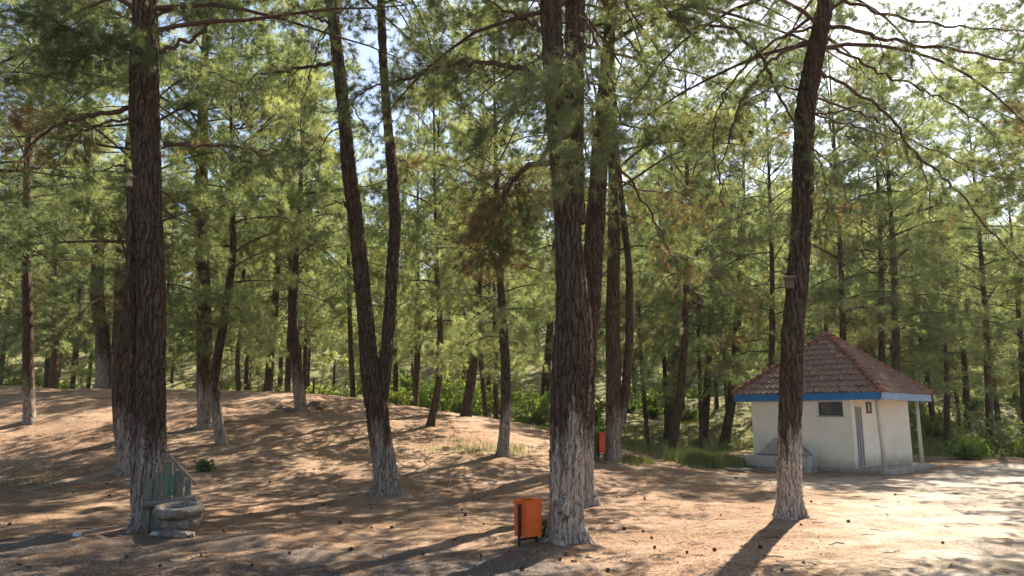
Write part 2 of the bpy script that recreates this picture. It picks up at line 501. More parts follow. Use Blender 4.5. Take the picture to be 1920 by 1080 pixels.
def foliate(mb, line, rng, S, r0, start=.3, ntwig=14, tl=.8, shoots=7, tint=.5, sides=3, droop=.25, bare=.12, sub=True):
    """sprout twigs and shoots along a limb. S collects (pos, dir, tint)"""
    line = np.asarray(line)
    n = len(line)
    seg = np.linalg.norm(np.diff(line, axis=0), axis=1); cum = np.r_[0, np.cumsum(seg)]; tot = cum[-1]
    for k in range(ntwig):
        u = start + (1 - start) * (k + rng.random()) / ntwig
        s = u * tot; i = min(np.searchsorted(cum, s) - 1, n - 2); i = max(i, 0)
        f = (s - cum[i]) / (seg[i] + 1e-9)
        p = line[i] * (1 - f) + line[i + 1] * f
        t = (line[i + 1] - line[i]) / (seg[i] + 1e-9)
        side = np.cross(t, [0, 0, 1.]); side /= (np.linalg.norm(side) + 1e-9)
        sg = 1 if k % 2 else -1
        d = t * rng.uniform(.3, .9) + side * sg * rng.uniform(.4, 1.1) + np.array([0, 0, rng.uniform(-.35, .5)])
        d /= np.linalg.norm(d)
        L = tl * rng.uniform(.5, 1.2) * (1.15 - .6 * u)
        m = 4; pts = [p]; dd = d.copy()
        for j in range(m):
            dd = dd + np.array([0, 0, -droop * rng.uniform(-.2, 1) + .12 * (j > 1)]) + rng.normal(0, .12, 3)
            dd /= np.linalg.norm(dd); pts.append(pts[-1] + dd * L / m)
        rr = max(r0 * .22 * (1.1 - u), .004)
        mb.tube(pts, np.linspace(rr, rr * .35, m + 1), sides, False)
        if rng.random() < bare: continue
        pa = np.array(pts); tv = tint + rng.normal(0, .08)
        for j in range(shoots):
            q_ = (.25 + .75 * (j + rng.random()) / shoots) * m
            a = min(int(q_), m - 1); pp = pa[a] + (pa[a + 1] - pa[a]) * (q_ - a)
            td = pa[a + 1] - pa[a]; td /= np.linalg.norm(td)
            sd = td * rng.uniform(.5, 1.1) + rng.normal(0, .55, 3) + np.array([0, 0, .25]); sd /= np.linalg.norm(sd)
            if sub:
                ext = rng.uniform(.02, .16); pe = pp + sd * ext
            else: pe = pp
            S.append((pe, sd, tv))
        S.append((pa[-1] - dd * .03, dd, tv + .06))

def limb_line(p0, az, el, L, rng, n=8, arch=.5, end=.2):
    """a limb that rises, arches over and sags"""
    d = np.array([math.cos(az) * math.cos(el), math.sin(az) * math.cos(el), math.sin(el)])
    pts = [np.array(p0, float)]
    for i in range(n):
        pts.append(pts[-1] + d * L / n)
        d = d + np.array([0, 0, -arch / n * 2 + end * (i > n * .65)]) + rng.normal(0, .07, 3)
        d /= np.linalg.norm(d)
    return np.array(pts)

def crown_data(seed, H, zb, R, nl, tw, sh, nn, nlen, nw, sides=3, tint=.5, zmin=None, bare_low=8, prof=None):
    rng = np.random.default_rng(seed)
    mb = MB(); S = []
    for k in range(nl):
        u = (k + rng.random() * .9) / nl
        zc = zb + (H - zb) * u
        if zmin and zc < zmin: continue
        pr = (1 - u ** 2.4) ** .8 * (.62 + .38 * min(1, u * 3))
        L = R * pr * rng.uniform(.65, 1.2) + .4
        az = k * 2.4 + rng.normal(0, .4)
        el = math.radians(6 + 42 * u + rng.normal(0, 16))
        line = limb_line((0, 0, zc), az, el, L, rng, arch=rng.uniform(.15, .75) * (1 - u * .6), end=.3)
        r = .009 + .0075 * L
        mb.tube(line, np.linspace(r, r * .25, len(line)), max(sides, 4), False)
        tt = tint + rng.normal(0, .17) + .1 * u
        tt = max(tt, .3)
        if u < .3 and rng.random() < .05: tt = rng.uniform(0, .12)
        foliate(mb, line, rng, S, r, .34, max(5, int(tw * (.4 + .6 * L / R))), .5 + .16 * L, sh, tt, sides)
    for k in range(bare_low):
        zc = zb - rng.uniform(0, 1.6); az = rng.uniform(0, 2 * PI)
        L = rng.uniform(.4, 1.9)
        if zc < 1.3: continue
        line = limb_line((0, 0, zc), az, rng.uniform(-.1, .5), L, rng, 6, rng.uniform(.2, .9), 0)
        mb.tube(line, np.linspace(.016, .004, len(line)), max(sides, 4), False)
        for j in range(4):
            p = line[2 + j % 4]; l2 = limb_line(p, az + rng.normal(0, .9), rng.uniform(-.8, .4), L * .35, rng, 3, .5, 0)
            mb.tube(l2, np.linspace(.006, .003, len(l2)), 3, False)
    pos = np.array([s[0] for s in S]); dr = np.array([s[1] for s in S]); ti = np.array([s[2] for s in S])
    V, t = make_needles(pos, dr, .12, nn, nlen, nw, rng, ti)
    return mb, V, t

# shared crowns for middle-distance and far pines
VAR = []
for k in range(6):
    H = [18, 17, 19, 16, 17.5, 13][k]
    mb, V, t = crown_data(100 + k, H, [4.0, 4.6, 4.3, 3.8, 5.0, 3.0][k], [3.8, 4.2, 3.6, 4.0, 4.0, 3.0][k], 58, 16, 8, 27, .17, .0095, tint=[.5, .58, .45, .62, .52, .6][k])
    bo = mb.build('branches', M_TWIG); fo = tri_mesh('crown', V, M_NEEDLE_FAR_LIT, None, t)
    VAR.append((bo.data, fo.data, H))
    bpy.data.objects.remove(bo); bpy.data.objects.remove(fo)
# coarser, cheaper ones for the far slope
FAR = []
for k in range(4):
    H = [13, 11, 14, 9][k]
    mb, V, t = crown_data(200 + k, H, [3.0, 2.6, 3.4, 2.0][k], [3.0, 3.1, 3.2, 2.7][k], 48, 11, 6, 17, .22, .022, tint=[.6, .68, .55, .72][k], bare_low=2)
    tr = MB(); tr.tube([(0, 0, -.4), (0.02, 0, .5), (.06, .03, H * .4), (0, 0, H * .97)], [.17, .14, .1, .02], 8)
    bo = mb.build('branches', M_TWIG); fo = tri_mesh('crown', V, M_NEEDLE_FAR_LIT, None, t); to = tr.build('trunk', M_BARK_FAR, smooth=True)
    FAR.append((to.data, bo.data, fo.data, H))
    for o in (bo, fo, to): bpy.data.objects.remove(o)

def put(name, data, parent, loc=(0, 0, 0), rz=0, sc=1.0):
    o = bpy.data.objects.new(name, data); COL.objects.link(o); o.parent = parent
    o.location = loc; o.rotation_euler = (0, 0, rz)
    o.scale = (sc, sc, sc) if not isinstance(sc, tuple) else sc
    return o

# ------------------------------------------------------------------ trunks traced at true distance
def stem_line(path, Y, H, dy_top=0.0):
    """path of (px,py,width_px) from the foot up; returns 3D centres and radii, extended to height H"""
    pts = []; rad = []
    for k, (px, py, w) in enumerate(path):
        p = P(px, py, Y)
        dist = (p.y * CP + (p.z - CAM_H) * SP)
        pts.append(np.array(p)); rad.append(w * dist / F / 2 * .96)
    return pts, rad
def trunk_mesh(name, pts, rad, mat, parent, origin, top_z, seg=16, dz=.25, seed=0, flare=.25, down=.35, sink=True, lob=.06):
    pts = [np.array(p) for p in pts]; rad = list(rad)
    # lean carries on above the last traced point, easing to upright
    d = pts[-1] - pts[-2]; d = d / np.linalg.norm(d)
    p = pts[-1].copy(); r_ = rad[-1]; zt = p[2]
    if top_z > p[2] + .5:
        n = max(3, int((top_z - p[2]) / 1.5))
        for i in range(n):
            d = d * .75 + np.array([0, 0, 1.]) * .25; d /= np.linalg.norm(d)
            p = p + d * (top_z - zt) / n; pts.append(p.copy()); rad.append(max(.02, r_ * (1 - (i + 1) / n * .93)))
    if sink:
        d0 = pts[1] - pts[0]; d0 /= np.linalg.norm(d0)
        pts.insert(0, pts[0] - d0 * down); rad.insert(0, rad[0] * (1 + flare * .7))
    P4 = np.array([np.r_[a, b] for a, b in zip(pts, rad)])
    tot = np.linalg.norm(np.diff(P4[:, :3], axis=0), axis=1).sum()
    n = max(8, int(tot / dz))
    t = np.r_[0, np.cumsum(np.linalg.norm(np.diff(P4[:, :3], axis=0), axis=1))]
    u = np.linspace(0, t[-1], n)
    Q = np.stack([np.interp(u, t, P4[:, k]) for k in range(4)], 1)
    w = max(1, int(.45 / dz)); kr = np.hanning(2 * w + 3)[1:-1]; kr /= kr.sum(); h = len(kr) // 2
    Qp = np.pad(Q, ((h, h), (0, 0)), 'reflect', reflect_type='odd')
    Q = np.stack([np.convolve(Qp[:, k], kr, 'valid') for k in range(4)], 1)
    g0 = pts[1][2] if sink else pts[0][2]
    A = np.linspace(0, 2 * PI, seg, endpoint=False)
    zz = Q[:, 2:3] - g0
    lobes = lob * vnoise(np.cos(A)[None] * 1.4 + 3 + zz * 0, np.sin(A)[None] * 1.4 + seed, zz * .8, seed) + lob * .5 * vnoise(np.cos(A)[None] * 3.5 + 9 + zz * 0, np.sin(A)[None] * 3.5, zz * 2, seed + 1)
    foot = flare * np.exp(-np.clip(zz, -.3, 9) / .19) * (.55 + .45 * np.sin(A * 5 + seed) + .3 * np.sin(A * 3 + 2 * seed))[None]
    Rr = np.maximum(Q[:, 3:4], .012) * (1 + lobes + foot * (sink))
    V = np.stack([Q[:, 0:1] + Rr * np.cos(A)[None], Q[:, 1:2] + Rr * np.sin(A)[None], Q[:, 2:3] + 0 * Rr], -1).reshape(-1, 3)
    mb = MB(); f = []
    for i in range(n - 1):
        for j in range(seg):
            k = (j + 1) % seg
            f.append((i * seg + j, i * seg + k, (i + 1) * seg + k, (i + 1) * seg + j))
    f.append(tuple((n - 1) * seg + j for j in range(seg)))
    mb.add(V, f)
    me_o = mb.build(name, mat, parent, smooth=True, origin=origin)
    return me_o, Q

def axis_at(Q, z):
    return np.array([np.interp(z, Q[:, 2], Q[:, 0]), np.interp(z, Q[:, 2], Q[:, 1])])

rnd = random.Random(7)
# ---- middle-distance pines: foot pixel, stem path, crown variant, label
GRP = 'pines standing in the middle distance'
def mid_tree(paths, label, var, H, crown_sc=1.0, mat=None, Y=None, crown_z=0.0, rz=None, cat='pine tree', crown_lo=None):
    foot = paths[0][0]
    if Y is None:
        x, Y, zg = G(foot[0], foot[1])
    else:
        p = P(foot[0], foot[1], Y); x = p.x; zg = float(height(p.x, Y))
    H *= 1.2
    root = empty('pine_tree', (x, Y, zg), label, cat, GRP)
    Qm = None
    for k, path in enumerate(paths):
        pts, rad = stem_line(path, Y, H)
        if k == 0:
            # seat the foot on the ground whatever the sight line says
            pts[0][2] = min(pts[0][2], zg + .02)
        o, Q = trunk_mesh('trunk', pts, rad, mat or M_BARK_MID, root, (x, Y, zg), zg + H * (1 if k == 0 else .8), 14, .22, seed=int(foot[0]) % 50, sink=(k == 0))
        if k == 0: Qm = Q
    bd, fd, VH = VAR[var]
    c = axis_at(Qm, zg + H * .45)
    s = H / VH
    rz = rnd.uniform(0, 6.28) if rz is None else rz
    sc = (s * crown_sc, s * crown_sc, s)
    put('branches', bd, root, (c[0] - x, c[1] - Y, crown_z), rz, sc)
    put('crown', fd, root, (c[0] - x, c[1] - Y, crown_z), rz, sc)
    return root

mids = [
 ([[(55,792,22),(53,700,21),(52,600,18),(49,480,16),(50,350,14)]], 'pine with pale limewashed foot at the far left edge of the mound', 0, 14, 1.0, None),
 ([[(196,728,30),(193,640,27),(182,560,25),(184,440,22),(172,360,20)],[(222,728,26),(222,650,24),(226,560,24),(230,450,20)]], 'twin-stemmed pine on the mound crest behind the large left trunk', 1, 15, 1.1, None),
 ([[(242,888,42),(233,790,40),(229,700,38),(242,600,34),(256,480,30),(262,330,26)]], 'bulging pine trunk half hidden behind the large trunk beside the basin', 2, 15, 1.0, None),
 ([[(388,800,34),(385,740,31),(383,640,29),(380,500,27),(378,360,24)]], 'thick pine on the mound with a slimmer leaning pine close in front', 4, 16, 1.05, None),
 ([[(417,835,22),(405,770,19),(402,700,18),(417,620,16),(427,560,16),(438,470,13),(435,400,11)]], 'slender crooked pine leaning in front of a thicker one on the mound', 5, 11, .8, None),
 ([[(566,772,24),(560,730,23),(556,680,21),(549,600,17),(556,480,12)]], 'pine with whitewashed foot and heaped earth beside it on the mound top', 3, 12, .8, None),
 ([[(503,723,17),(508,660,16),(514,600,14),(520,500,12)]], 'dark pine leaning right behind the mound crest, left of the whitewashed one', 1, 14, 1.0, 33),
 ([[(540,727,13),(542,660,12),(545,600,10),(545,500,9)]], 'thin dark pine just left behind the whitewashed pine on the mound', 2, 14, .9, 34.5),
 ([[(572,728,9),(573,660,9),(574,600,8)]], 'very thin dark pine just right behind the whitewashed pine on the mound', 3, 12, .9, 37),
 ([[(452,722,10),(445,670,10),(452,620,9),(455,540,8)]], 'left one of two thin bent pines side by side behind the mound crest', 4, 13, .9, 36),
 ([[(463,722,8),(464,660,8),(466,600,8)]], 'right one of two thin pines side by side behind the mound crest', 5, 11, .9, 38),
 ([[(88,722,10),(91,660,10),(93,600,9)]], 'thin dark pine left of a thicker one behind the left part of the crest', 2, 14, .9, 37),
 ([[(103,722,18),(103,660,16),(101,600,15)]], 'straight thick pine behind the left part of the mound crest', 0, 15, 1.0, 35.5),
 ([[(137,718,9),(142,660,9),(145,610,9)]], 'thin leaning pine behind the crest left of the twin-stemmed pine', 3, 13, .9, 38),
 ([[(663,740,11),(659,680,11),(656,610,9),(654,540,8)]], 'slender pine behind the mound left of the forked trunk', 1, 11, .8, 34),
 ([[(742,748,9),(742,680,9),(741,600,8)]], 'slim upright pine seen right beside the forked trunk', 5, 9.5, .8, 35),
 ([[(777,760,13),(781,700,12),(784,640,13),(783,560,10)]], 'brownish pine behind the mound right of the forked trunk', 0, 11.5, .9, 33),
 ([[(806,800,16),(820,740,14),(826,680,13),(825,600,12),(819,500,9),(816,400,7)]], 'slender pine curving up from the mound, nearest right of the forked trunk', 5, 12, .75, None),
 ([[(873,780,20),(884,710,19),(890,640,19),(896,560,17),(899,490,13)]], 'dark pine leaning right on the shady right flank of the mound', 4, 14, .9, None),
 ([[(912,775,10),(905,720,9),(901,660,9)]], 'thin pine just right behind the dark leaning one on the mound', 3, 11, .8, 32),
 ([[(930,778,10),(929,720,9),(928,650,9)]], 'thin straight pine just left of the reddish pine at the mound foot', 2, 12, .8, 33.5),
 ([[(942,852,23),(948,790,21),(949,700,19),(944,620,17),(938,520,14)]], 'reddish pine with brown dying crown at the front foot of the mound', 5, 11, .9, None),
 ([[(1018,786,17),(1024,700,16),(1031,620,14),(1036,540,12)]], 'straight brown pine just left of the huge whitewashed trunk', 1, 14, .9, None),
 ([[(1150,866,31),(1151,780,31),(1150,700,29),(1149,600,28),(1151,450,24),(1150,320,20)],[(1163,800,22),(1175,720,17),(1181,620,16),(1180,500,14),(1166,380,12)]], 'forked whitewashed pine behind the huge trunk, beside the red bin', 4, 16, 1.0, None),
 ([[(1258,856,17),(1268,790,17),(1277,720,15),(1284,640,14),(1288,500,12)]], 'nearer of two dark pines leaning together left of the grass clump', 0, 15, .9, None),
 ([[(1254,822,20),(1262,740,17),(1267,660,15),(1263,560,13),(1262,450,11)]], 'farther of two dark pines leaning together left of the grass clump', 2, 16, .9, None),
 ([[(1215,810,9),(1207,740,8),(1201,650,7)]], 'thin bent sapling pine between the forked pine and the leaning pair', 5, 9, .7, 33),
 ([[(1320,822,16),(1325,740,15),(1331,640,12),(1335,520,10)]], 'slim reddish pine behind the grass clump', 3, 14, .85, None),
 ([[(1313,798,8),(1312,720,7),(1311,640,7)]], 'very thin pine just behind the slim reddish one', 5, 11, .8, 35),
 ([[(1358,830,19),(1371,760,18),(1378,680,16),(1386,560,14),(1392,460,12)]], 'dark pine leaning right, just left of the hut', 1, 15, 1.0, None),
 ([[(1680,780,15),(1680,690,15),(1680,600,14),(1677,520,12)]], 'straight reddish pine rising right behind the hut roof', 4, 15, 1.0, 32),
 ([[(1655,780,13),(1654,690,13),(1653,600,12),(1652,500,10)]], 'dark slim pine left of the reddish one behind the hut roof', 0, 15, .9, 34),
 ([[(1623,780,10),(1622,690,10),(1622,600,9)]], 'thin dark pine behind the top of the hut roof', 2, 13, .9, 37),
 ([[(1775,836,11),(1776,790,11),(1776,740,10)]], 'small dark trunk right of the hut beside the bright bushes', 3, 9, 1.0, None),
 ([[(1812,784,12),(1812,750,12),(1810,710,11)]], 'short dark pine on the dirt bank behind the bright bushes', 5, 10, 1.1, 42),
 ([[(1749,778,11),(1744,745,11),(1738,710,10)]], 'leaning dark pine just beyond the right eave of the hut', 1, 11, 1.0, 40),
 ([[(1585,800,13),(1584,700,13),(1580,620,12),(1578,540,10)]], 'pine rising behind the left slope of the hut roof', 4, 17, 1.0, 31.5),
 ([[(1850,770,13),(1852,700,12),(1850,640,11)]], 'pine behind the tall airy bush at right', 1, 17, 1.05, 38),
 ([[(1440,790,13),(1446,700,12),(1448,620,11)]], 'pine behind the left eave of the hut', 0, 16, 1.0, 34),
 ([[(1921,792,12),(1919,740,12),(1917,690,11)]], 'dark pine at the right edge of the picture on the bank', 0, 13, 1.1, 39),
]
for paths, lab, var, H, cs, Y in mids:
    mid_tree(paths, lab, var, H, cs, M_BARK_MID if Y is None and not any(w in lab for w in ('dark', 'slender pine curving', 'slim reddish', 'straight brown')) else M_BARK_FAR, Y)

# ------------------------------------------------------------------ near pines
def hero(label, paths, Y, H, mat, limbs, crown=None, seeds=1, group=None, Ygap=None):
    """paths: stems; limbs: list of dict(path=[(px,py)], y0,y1,r,twigs..)"""
    foot = paths[0][0]
    p = P(foot[0], foot[1], Y)
    zg = float(height(p.x, Y)); org = (p.x, Y, zg)
    root = empty('pine_tree', org, label, 'pine tree', group)
    Qs = []
    for k, (path) in enumerate(paths):
        yy = Y
        pts, rad = stem_line(path, yy, H)
        if k == 0: pts[0][2] = zg + .01
        last = path[-1][1] > 60
        o, Q = trunk_mesh('trunk', pts, rad, mat, root, org, (zg + H * (1 - .12 * k)) if not last else -9, 96 if k == 0 else 64, .022, seed=seeds + k * 5, flare=.5 if k == 0 else 0, sink=(k == 0), lob=.07)
        Qs.append(Q)
    rng = np.random.default_rng(seeds * 13)
    mbl = MB(); S = []
    for L in limbs:
        pl = L['p']; y0 = L.get('y0', Y); y1 = L.get('y1', y0)
        n = len(pl)
        pts = [np.array(P(a, b, y0 + (y1 - y0) * (i / (n - 1)))) for i, (a, b) in enumerate(pl)]
        line = resample(pts, max(10, n * 4))
        line[1:-1] += rng.normal(0, .022, (len(line) - 2, 3))
        r = L.get('r', .035)
        lenr = np.linspace(1, 0, len(line)) ** .8
        mbl.tube(line, r * (.22 + .78 * lenr), 7)
        if L.get('tw', 12):
            foliate(mbl, line, rng, S, r * 1.3, L.get('s', .3), int(L.get('tw', 12) * 1.5), L.get('tl', .7), L.get('sh', 4) + 2, L.get('t', .5), 4, L.get('dr', .35), L.get('bare', .3))
    # upper crown, mostly above the frame, that throws the dappled shade
    if crown:
        for (stem, zb, R, nl, seed, tw, sh) in crown:
            Q = Qs[stem]
            rg = np.random.default_rng(seed)
            top = Q[-1, 2]
            for k in range(nl):
                u = (k + rg.random()) / nl
                zc = zb + (top - zb) * u
                L = R * (1 - u ** 2.2) ** .8 * rg.uniform(.6, 1.2) + .4
                c = axis_at(Q, zc)
                line = limb_line((c[0], c[1], zc), k * 2.4 + rg.normal(0, .4), math.radians(5 + 45 * u + rg.normal(0, 9)), L, rg, 8, rg.uniform(.2, .6), .1)
                r = .008 + .008 * L
                mbl.tube(line, np.linspace(r, r * .25, len(line)), 5, False)
                foliate(mbl, line, rg, S, r, .3, max(5, int(tw * L / R)), .5 + .14 * L, sh, .5 + rg.normal(0, .1), 3)
    mbl.build('branches', M_TWIG_BARK, root, smooth=True, origin=org)
    if S:
        pos = np.array([s[0] for s in S]); dr = np.array([s[1] for s in S]); ti = np.array([s[2] for s in S])
        near = pos[:, 2] < CAM_H + pos[:, 1] * .66
        V1, t1 = make_needles(pos[near], dr[near], .14, 36, .13, .0075, rng, ti[near])
        V2, t2 = make_needles(pos[~near], dr[~near], .12, 12, .16, .014, rng, ti[~near])
        tri_mesh('crown', np.concatenate([V1, V2]) - np.array(org), M_NEEDLE, root, np.concatenate([t1, t2]))
    return root, Qs
M_TWIG_BARK = simple('limb_bark', (.095, .055, .038), .9, .4, 18, .5, stretch=(1, 1, .6))

def D(x): return G(x[0], x[1])[1]
YA = D((283, 990)); YM = D((1065, 1014)); YR = D((1480, 968)); YC = D((727, 928)); YM2 = D((1105, 948))
print('depths', YA, YM, YR, YC, YM2)

hero('large dark pine trunk at left with planks and a stone basin at its foot',
     [[(284,990,62),(284,900,58),(284,820,54),(284,700,54),(284,590,54),(282,480,52),(276,330,52),(271,207,58),(270,104,52),(270,52,44),(268,0,40)],
      [(257,975,24),(254,860,22),(252,740,24),(250,600,24),(249,480,26),(249,400,24),(249,354,22)]],
     YA, 14.5, M_BARK_A,
     [dict(p=[(301,99),(332,83),(363,73),(384,52),(392,26),(394,-20)], r=.04, y1=YA+.6, tw=12, tl=.8, sh=4),
      dict(p=[(309,270),(353,271),(415,271),(467,280),(508,284),(560,283)], r=.035, y1=YA+1.5, tw=22, tl=.9, sh=5, t=.42, dr=.6),
      dict(p=[(240,202),(197,210),(156,220),(124,226),(93,244),(57,275),(30,320)], r=.045, y1=YA+1.0, tw=16, tl=.8, sh=3, t=.15),
      dict(p=[(244,226),(207,228),(176,239),(140,259),(110,300)], r=.025, y1=YA+.5, tw=9, tl=.5, sh=3, t=.4),
      dict(p=[(259,335),(240,320),(228,306),(205,314),(186,324)], r=.03, y1=YA-.2, tw=0),
      dict(p=[(300,66),(312,58)], r=.02, tw=0), dict(p=[(245,268),(222,262)], r=.018, tw=0),
      dict(p=[(262,60),(230,70),(190,70),(150,60),(100,40),(70,20)], r=.03, y0=YA-.2, y1=YA-1.6, tw=26, tl=.7, sh=5, t=.45, s=.05, bare=0),
      dict(p=[(262,95),(240,90),(215,80),(180,95),(140,115),(90,105)], r=.025, y0=YA-.3, y1=YA-1.5, tw=20, tl=.55, sh=5, t=.52, s=.1, bare=0),
      dict(p=[(276,40),(320,20),(370,0),(430,-20)], r=.03, y1=YA+1.2, tw=12, tl=.8, sh=5)],
     [(0, 7.9, 3.9, 40, 5, 14, 6)], 3)

hero('leaning forked pine with whitewashed foot left of centre',
     [[(728,928,50),(720,860,46),(711,810,46),(703,740,48),(694,690,42),(689,640,36),(681,550,32),(667,415,30),(653,311,29),(645,207,26),(633,104,25),(621,0,24)],
      [(716,750,26),(722,700,25),(727,640,25),(732,550,25),(741,415,23),(735,311,22),(725,207,19),(718,104,18),(714,0,17)]],
     YC, 17.5, M_BARK_A,
     [dict(p=[(618,42),(600,36),(570,26),(540,24),(511,21)], r=.035, y1=YC+.3, tw=6, tl=.5, sh=2, bare=.6),
      dict(p=[(638,112),(600,122),(570,127),(519,137),(477,140),(455,180)], r=.05, y1=YC+1, tw=22, tl=.9, sh=5, t=.55),
      dict(p=[(620,55),(605,70),(595,100),(575,160),(566,230),(568,300),(575,330)], r=.022, y1=YC-.4, tw=6, tl=.5, sh=2, dr=.5, bare=.7),
      dict(p=[(720,5),(745,3),(762,18),(772,45),(770,90)], r=.022, tw=4, tl=.4, sh=1, bare=.8),
      dict(p=[(655,385),(630,380),(602,390)], r=.03, tw=0),
      dict(p=[(660,190),(680,230),(700,256)], r=.022, tw=3, tl=.4, sh=2),
      dict(p=[(640,230),(612,260),(600,300),(598,340)], r=.02, y1=YC-.3, tw=5, tl=.4, sh=2, dr=.7, bare=.5),
      dict(p=[(730,280),(748,300),(762,305),(780,330)], r=.02, y1=YC+.3, tw=6, tl=.4, sh=3, t=.2)],
     [(0, 11.5, 4.7, 60, 8, 20, 7), (1, 11.8, 4.0, 38, 9, 17, 6)], 11)

hero('huge multi-stemmed pine with whitewashed foot and an orange litter bin beside it',
     [[(1063,1014,66),(1062,950,66),(1062,890,72),(1067,790,80),(1072,690,80),(1076,600,72),(1070,520,62),(1065,415,54),(1054,311,52),(1047,233,48),(1037,104,42),(1032,0,44)],
      [(1082,420,32),(1080,330,34),(1078,240,36),(1078,104,40),(1079,0,42)]],
     YM, 14.5, M_BARK_M,
     [dict(p=[(1030,148),(1016,143),(965,127),(913,118),(866,117),(819,130),(778,145),(731,156),(690,169),(659,190)], r=.05, y1=YM+2.4, tw=34, tl=.8, sh=4, t=.42, s=.15, bare=.25),
      dict(p=[(1040,306),(1006,306),(985,316),(965,337),(944,368),(928,405),(915,470)], r=.05, y1=YM+1.6, tw=40, tl=1.0, sh=6, t=.05, s=.35, bare=.05, dr=.7),
      dict(p=[(1025,179),(1000,180),(975,194),(944,223),(923,259),(905,300)], r=.022, y1=YM+1, tw=12, tl=.5, sh=3, t=.5),
      dict(p=[(1085,30),(1120,60),(1100,90),(1075,120),(1050,170),(1035,240),(1040,290)], r=.02, y0=YM-.35, y1=YM-1.1, tw=18, tl=.5, sh=3, t=.7, s=.3, bare=0, dr=.5),  # lighter needle tint on these three front sprays paints them as lit
      dict(p=[(1090,100),(1105,160),(1110,220),(1095,300),(1070,350)], r=.018, y0=YM-.4, y1=YM-1.0, tw=15, tl=.5, sh=3, t=.62, s=.2, bare=0, dr=.5),
      dict(p=[(1080,90),(1050,120),(1020,150),(990,165),(975,190)], r=.018, y0=YM-.5, y1=YM-1.2, tw=12, tl=.4, sh=3, t=.72, s=.2, bare=0, dr=.5),
      dict(p=[(1060,62),(1078,60),(1093,68),(1097,88),(1095,108),(1086,124),(1082,145)], r=.021, y0=YM-.75, y1=YM-.9, tw=0),
      dict(p=[(1100,40),(1130,110),(1150,170),(1160,230),(1150,290)], r=.025, y0=YM-.3, y1=YM-.8, tw=14, tl=.45, sh=3, t=.55, s=.2, bare=.1, dr=.5),
      dict(p=[(1028,244),(1005,249)], r=.022, tw=0),
      dict(p=[(1018,60),(990,40),(950,20),(900,-10)], r=.035, y1=YM+1, tw=20, tl=.8, sh=4, t=.3, dr=.6)],
     [(0, 7.6, 4.2, 46, 21, 15, 6), (1, 8.4, 3.2, 24, 22, 13, 6)], 17)

r2, q2 = hero('pine trunk close behind the huge whitewashed trunk',
     [[(1101,948,36),(1098,890,32),(1098,790,33),(1102,690,33),(1108,600,38),(1113,480,40),(1117,415,40),(1120,363,36),(1127,259,36),(1138,120,26),(1147,0,23)]],
     YM2, 15, M_BARK_M,
     [dict(p=[(1150,-30),(1165,-8),(1212,13),(1264,31),(1341,49),(1400,50)], r=.06, y1=YR-.6, tw=24, tl=.9, sh=4, t=.5),
      dict(p=[(1150,-90),(1200,-50),(1290,0),(1341,34),(1388,67),(1430,109),(1450,155),(1476,207),(1497,238),(1533,285),(1560,310)], r=.055, y0=YM2, y1=YR-.7, tw=24, tl=.7, sh=3, t=.45, s=.3, bare=.4, dr=.6),
      dict(p=[(1150,300),(1190,350),(1230,420),(1260,480),(1290,540)], r=.03, y1=YM2+1.4, tw=18, tl=.8, sh=4, t=.2, dr=.6),
      dict(p=[(1150,330),(1195,352),(1260,368),(1330,400)], r=.025, y1=YM2+2, tw=18, tl=.8, sh=4, t=.15, dr=.6),
      dict(p=[(1145,230),(1200,240),(1280,245),(1340,250)], r=.03, y1=YM2+2.0, tw=26, tl=.8, sh=6, t=.3, bare=.1),
      dict(p=[(1150,40),(1190,90),(1215,140),(1220,200),(1240,260)], r=.03, y1=YM2+.8, tw=22, tl=.7, sh=4, t=.35, dr=.6)],
     [(0, 9.0, 4.2, 52, 31, 17, 6)], 23)

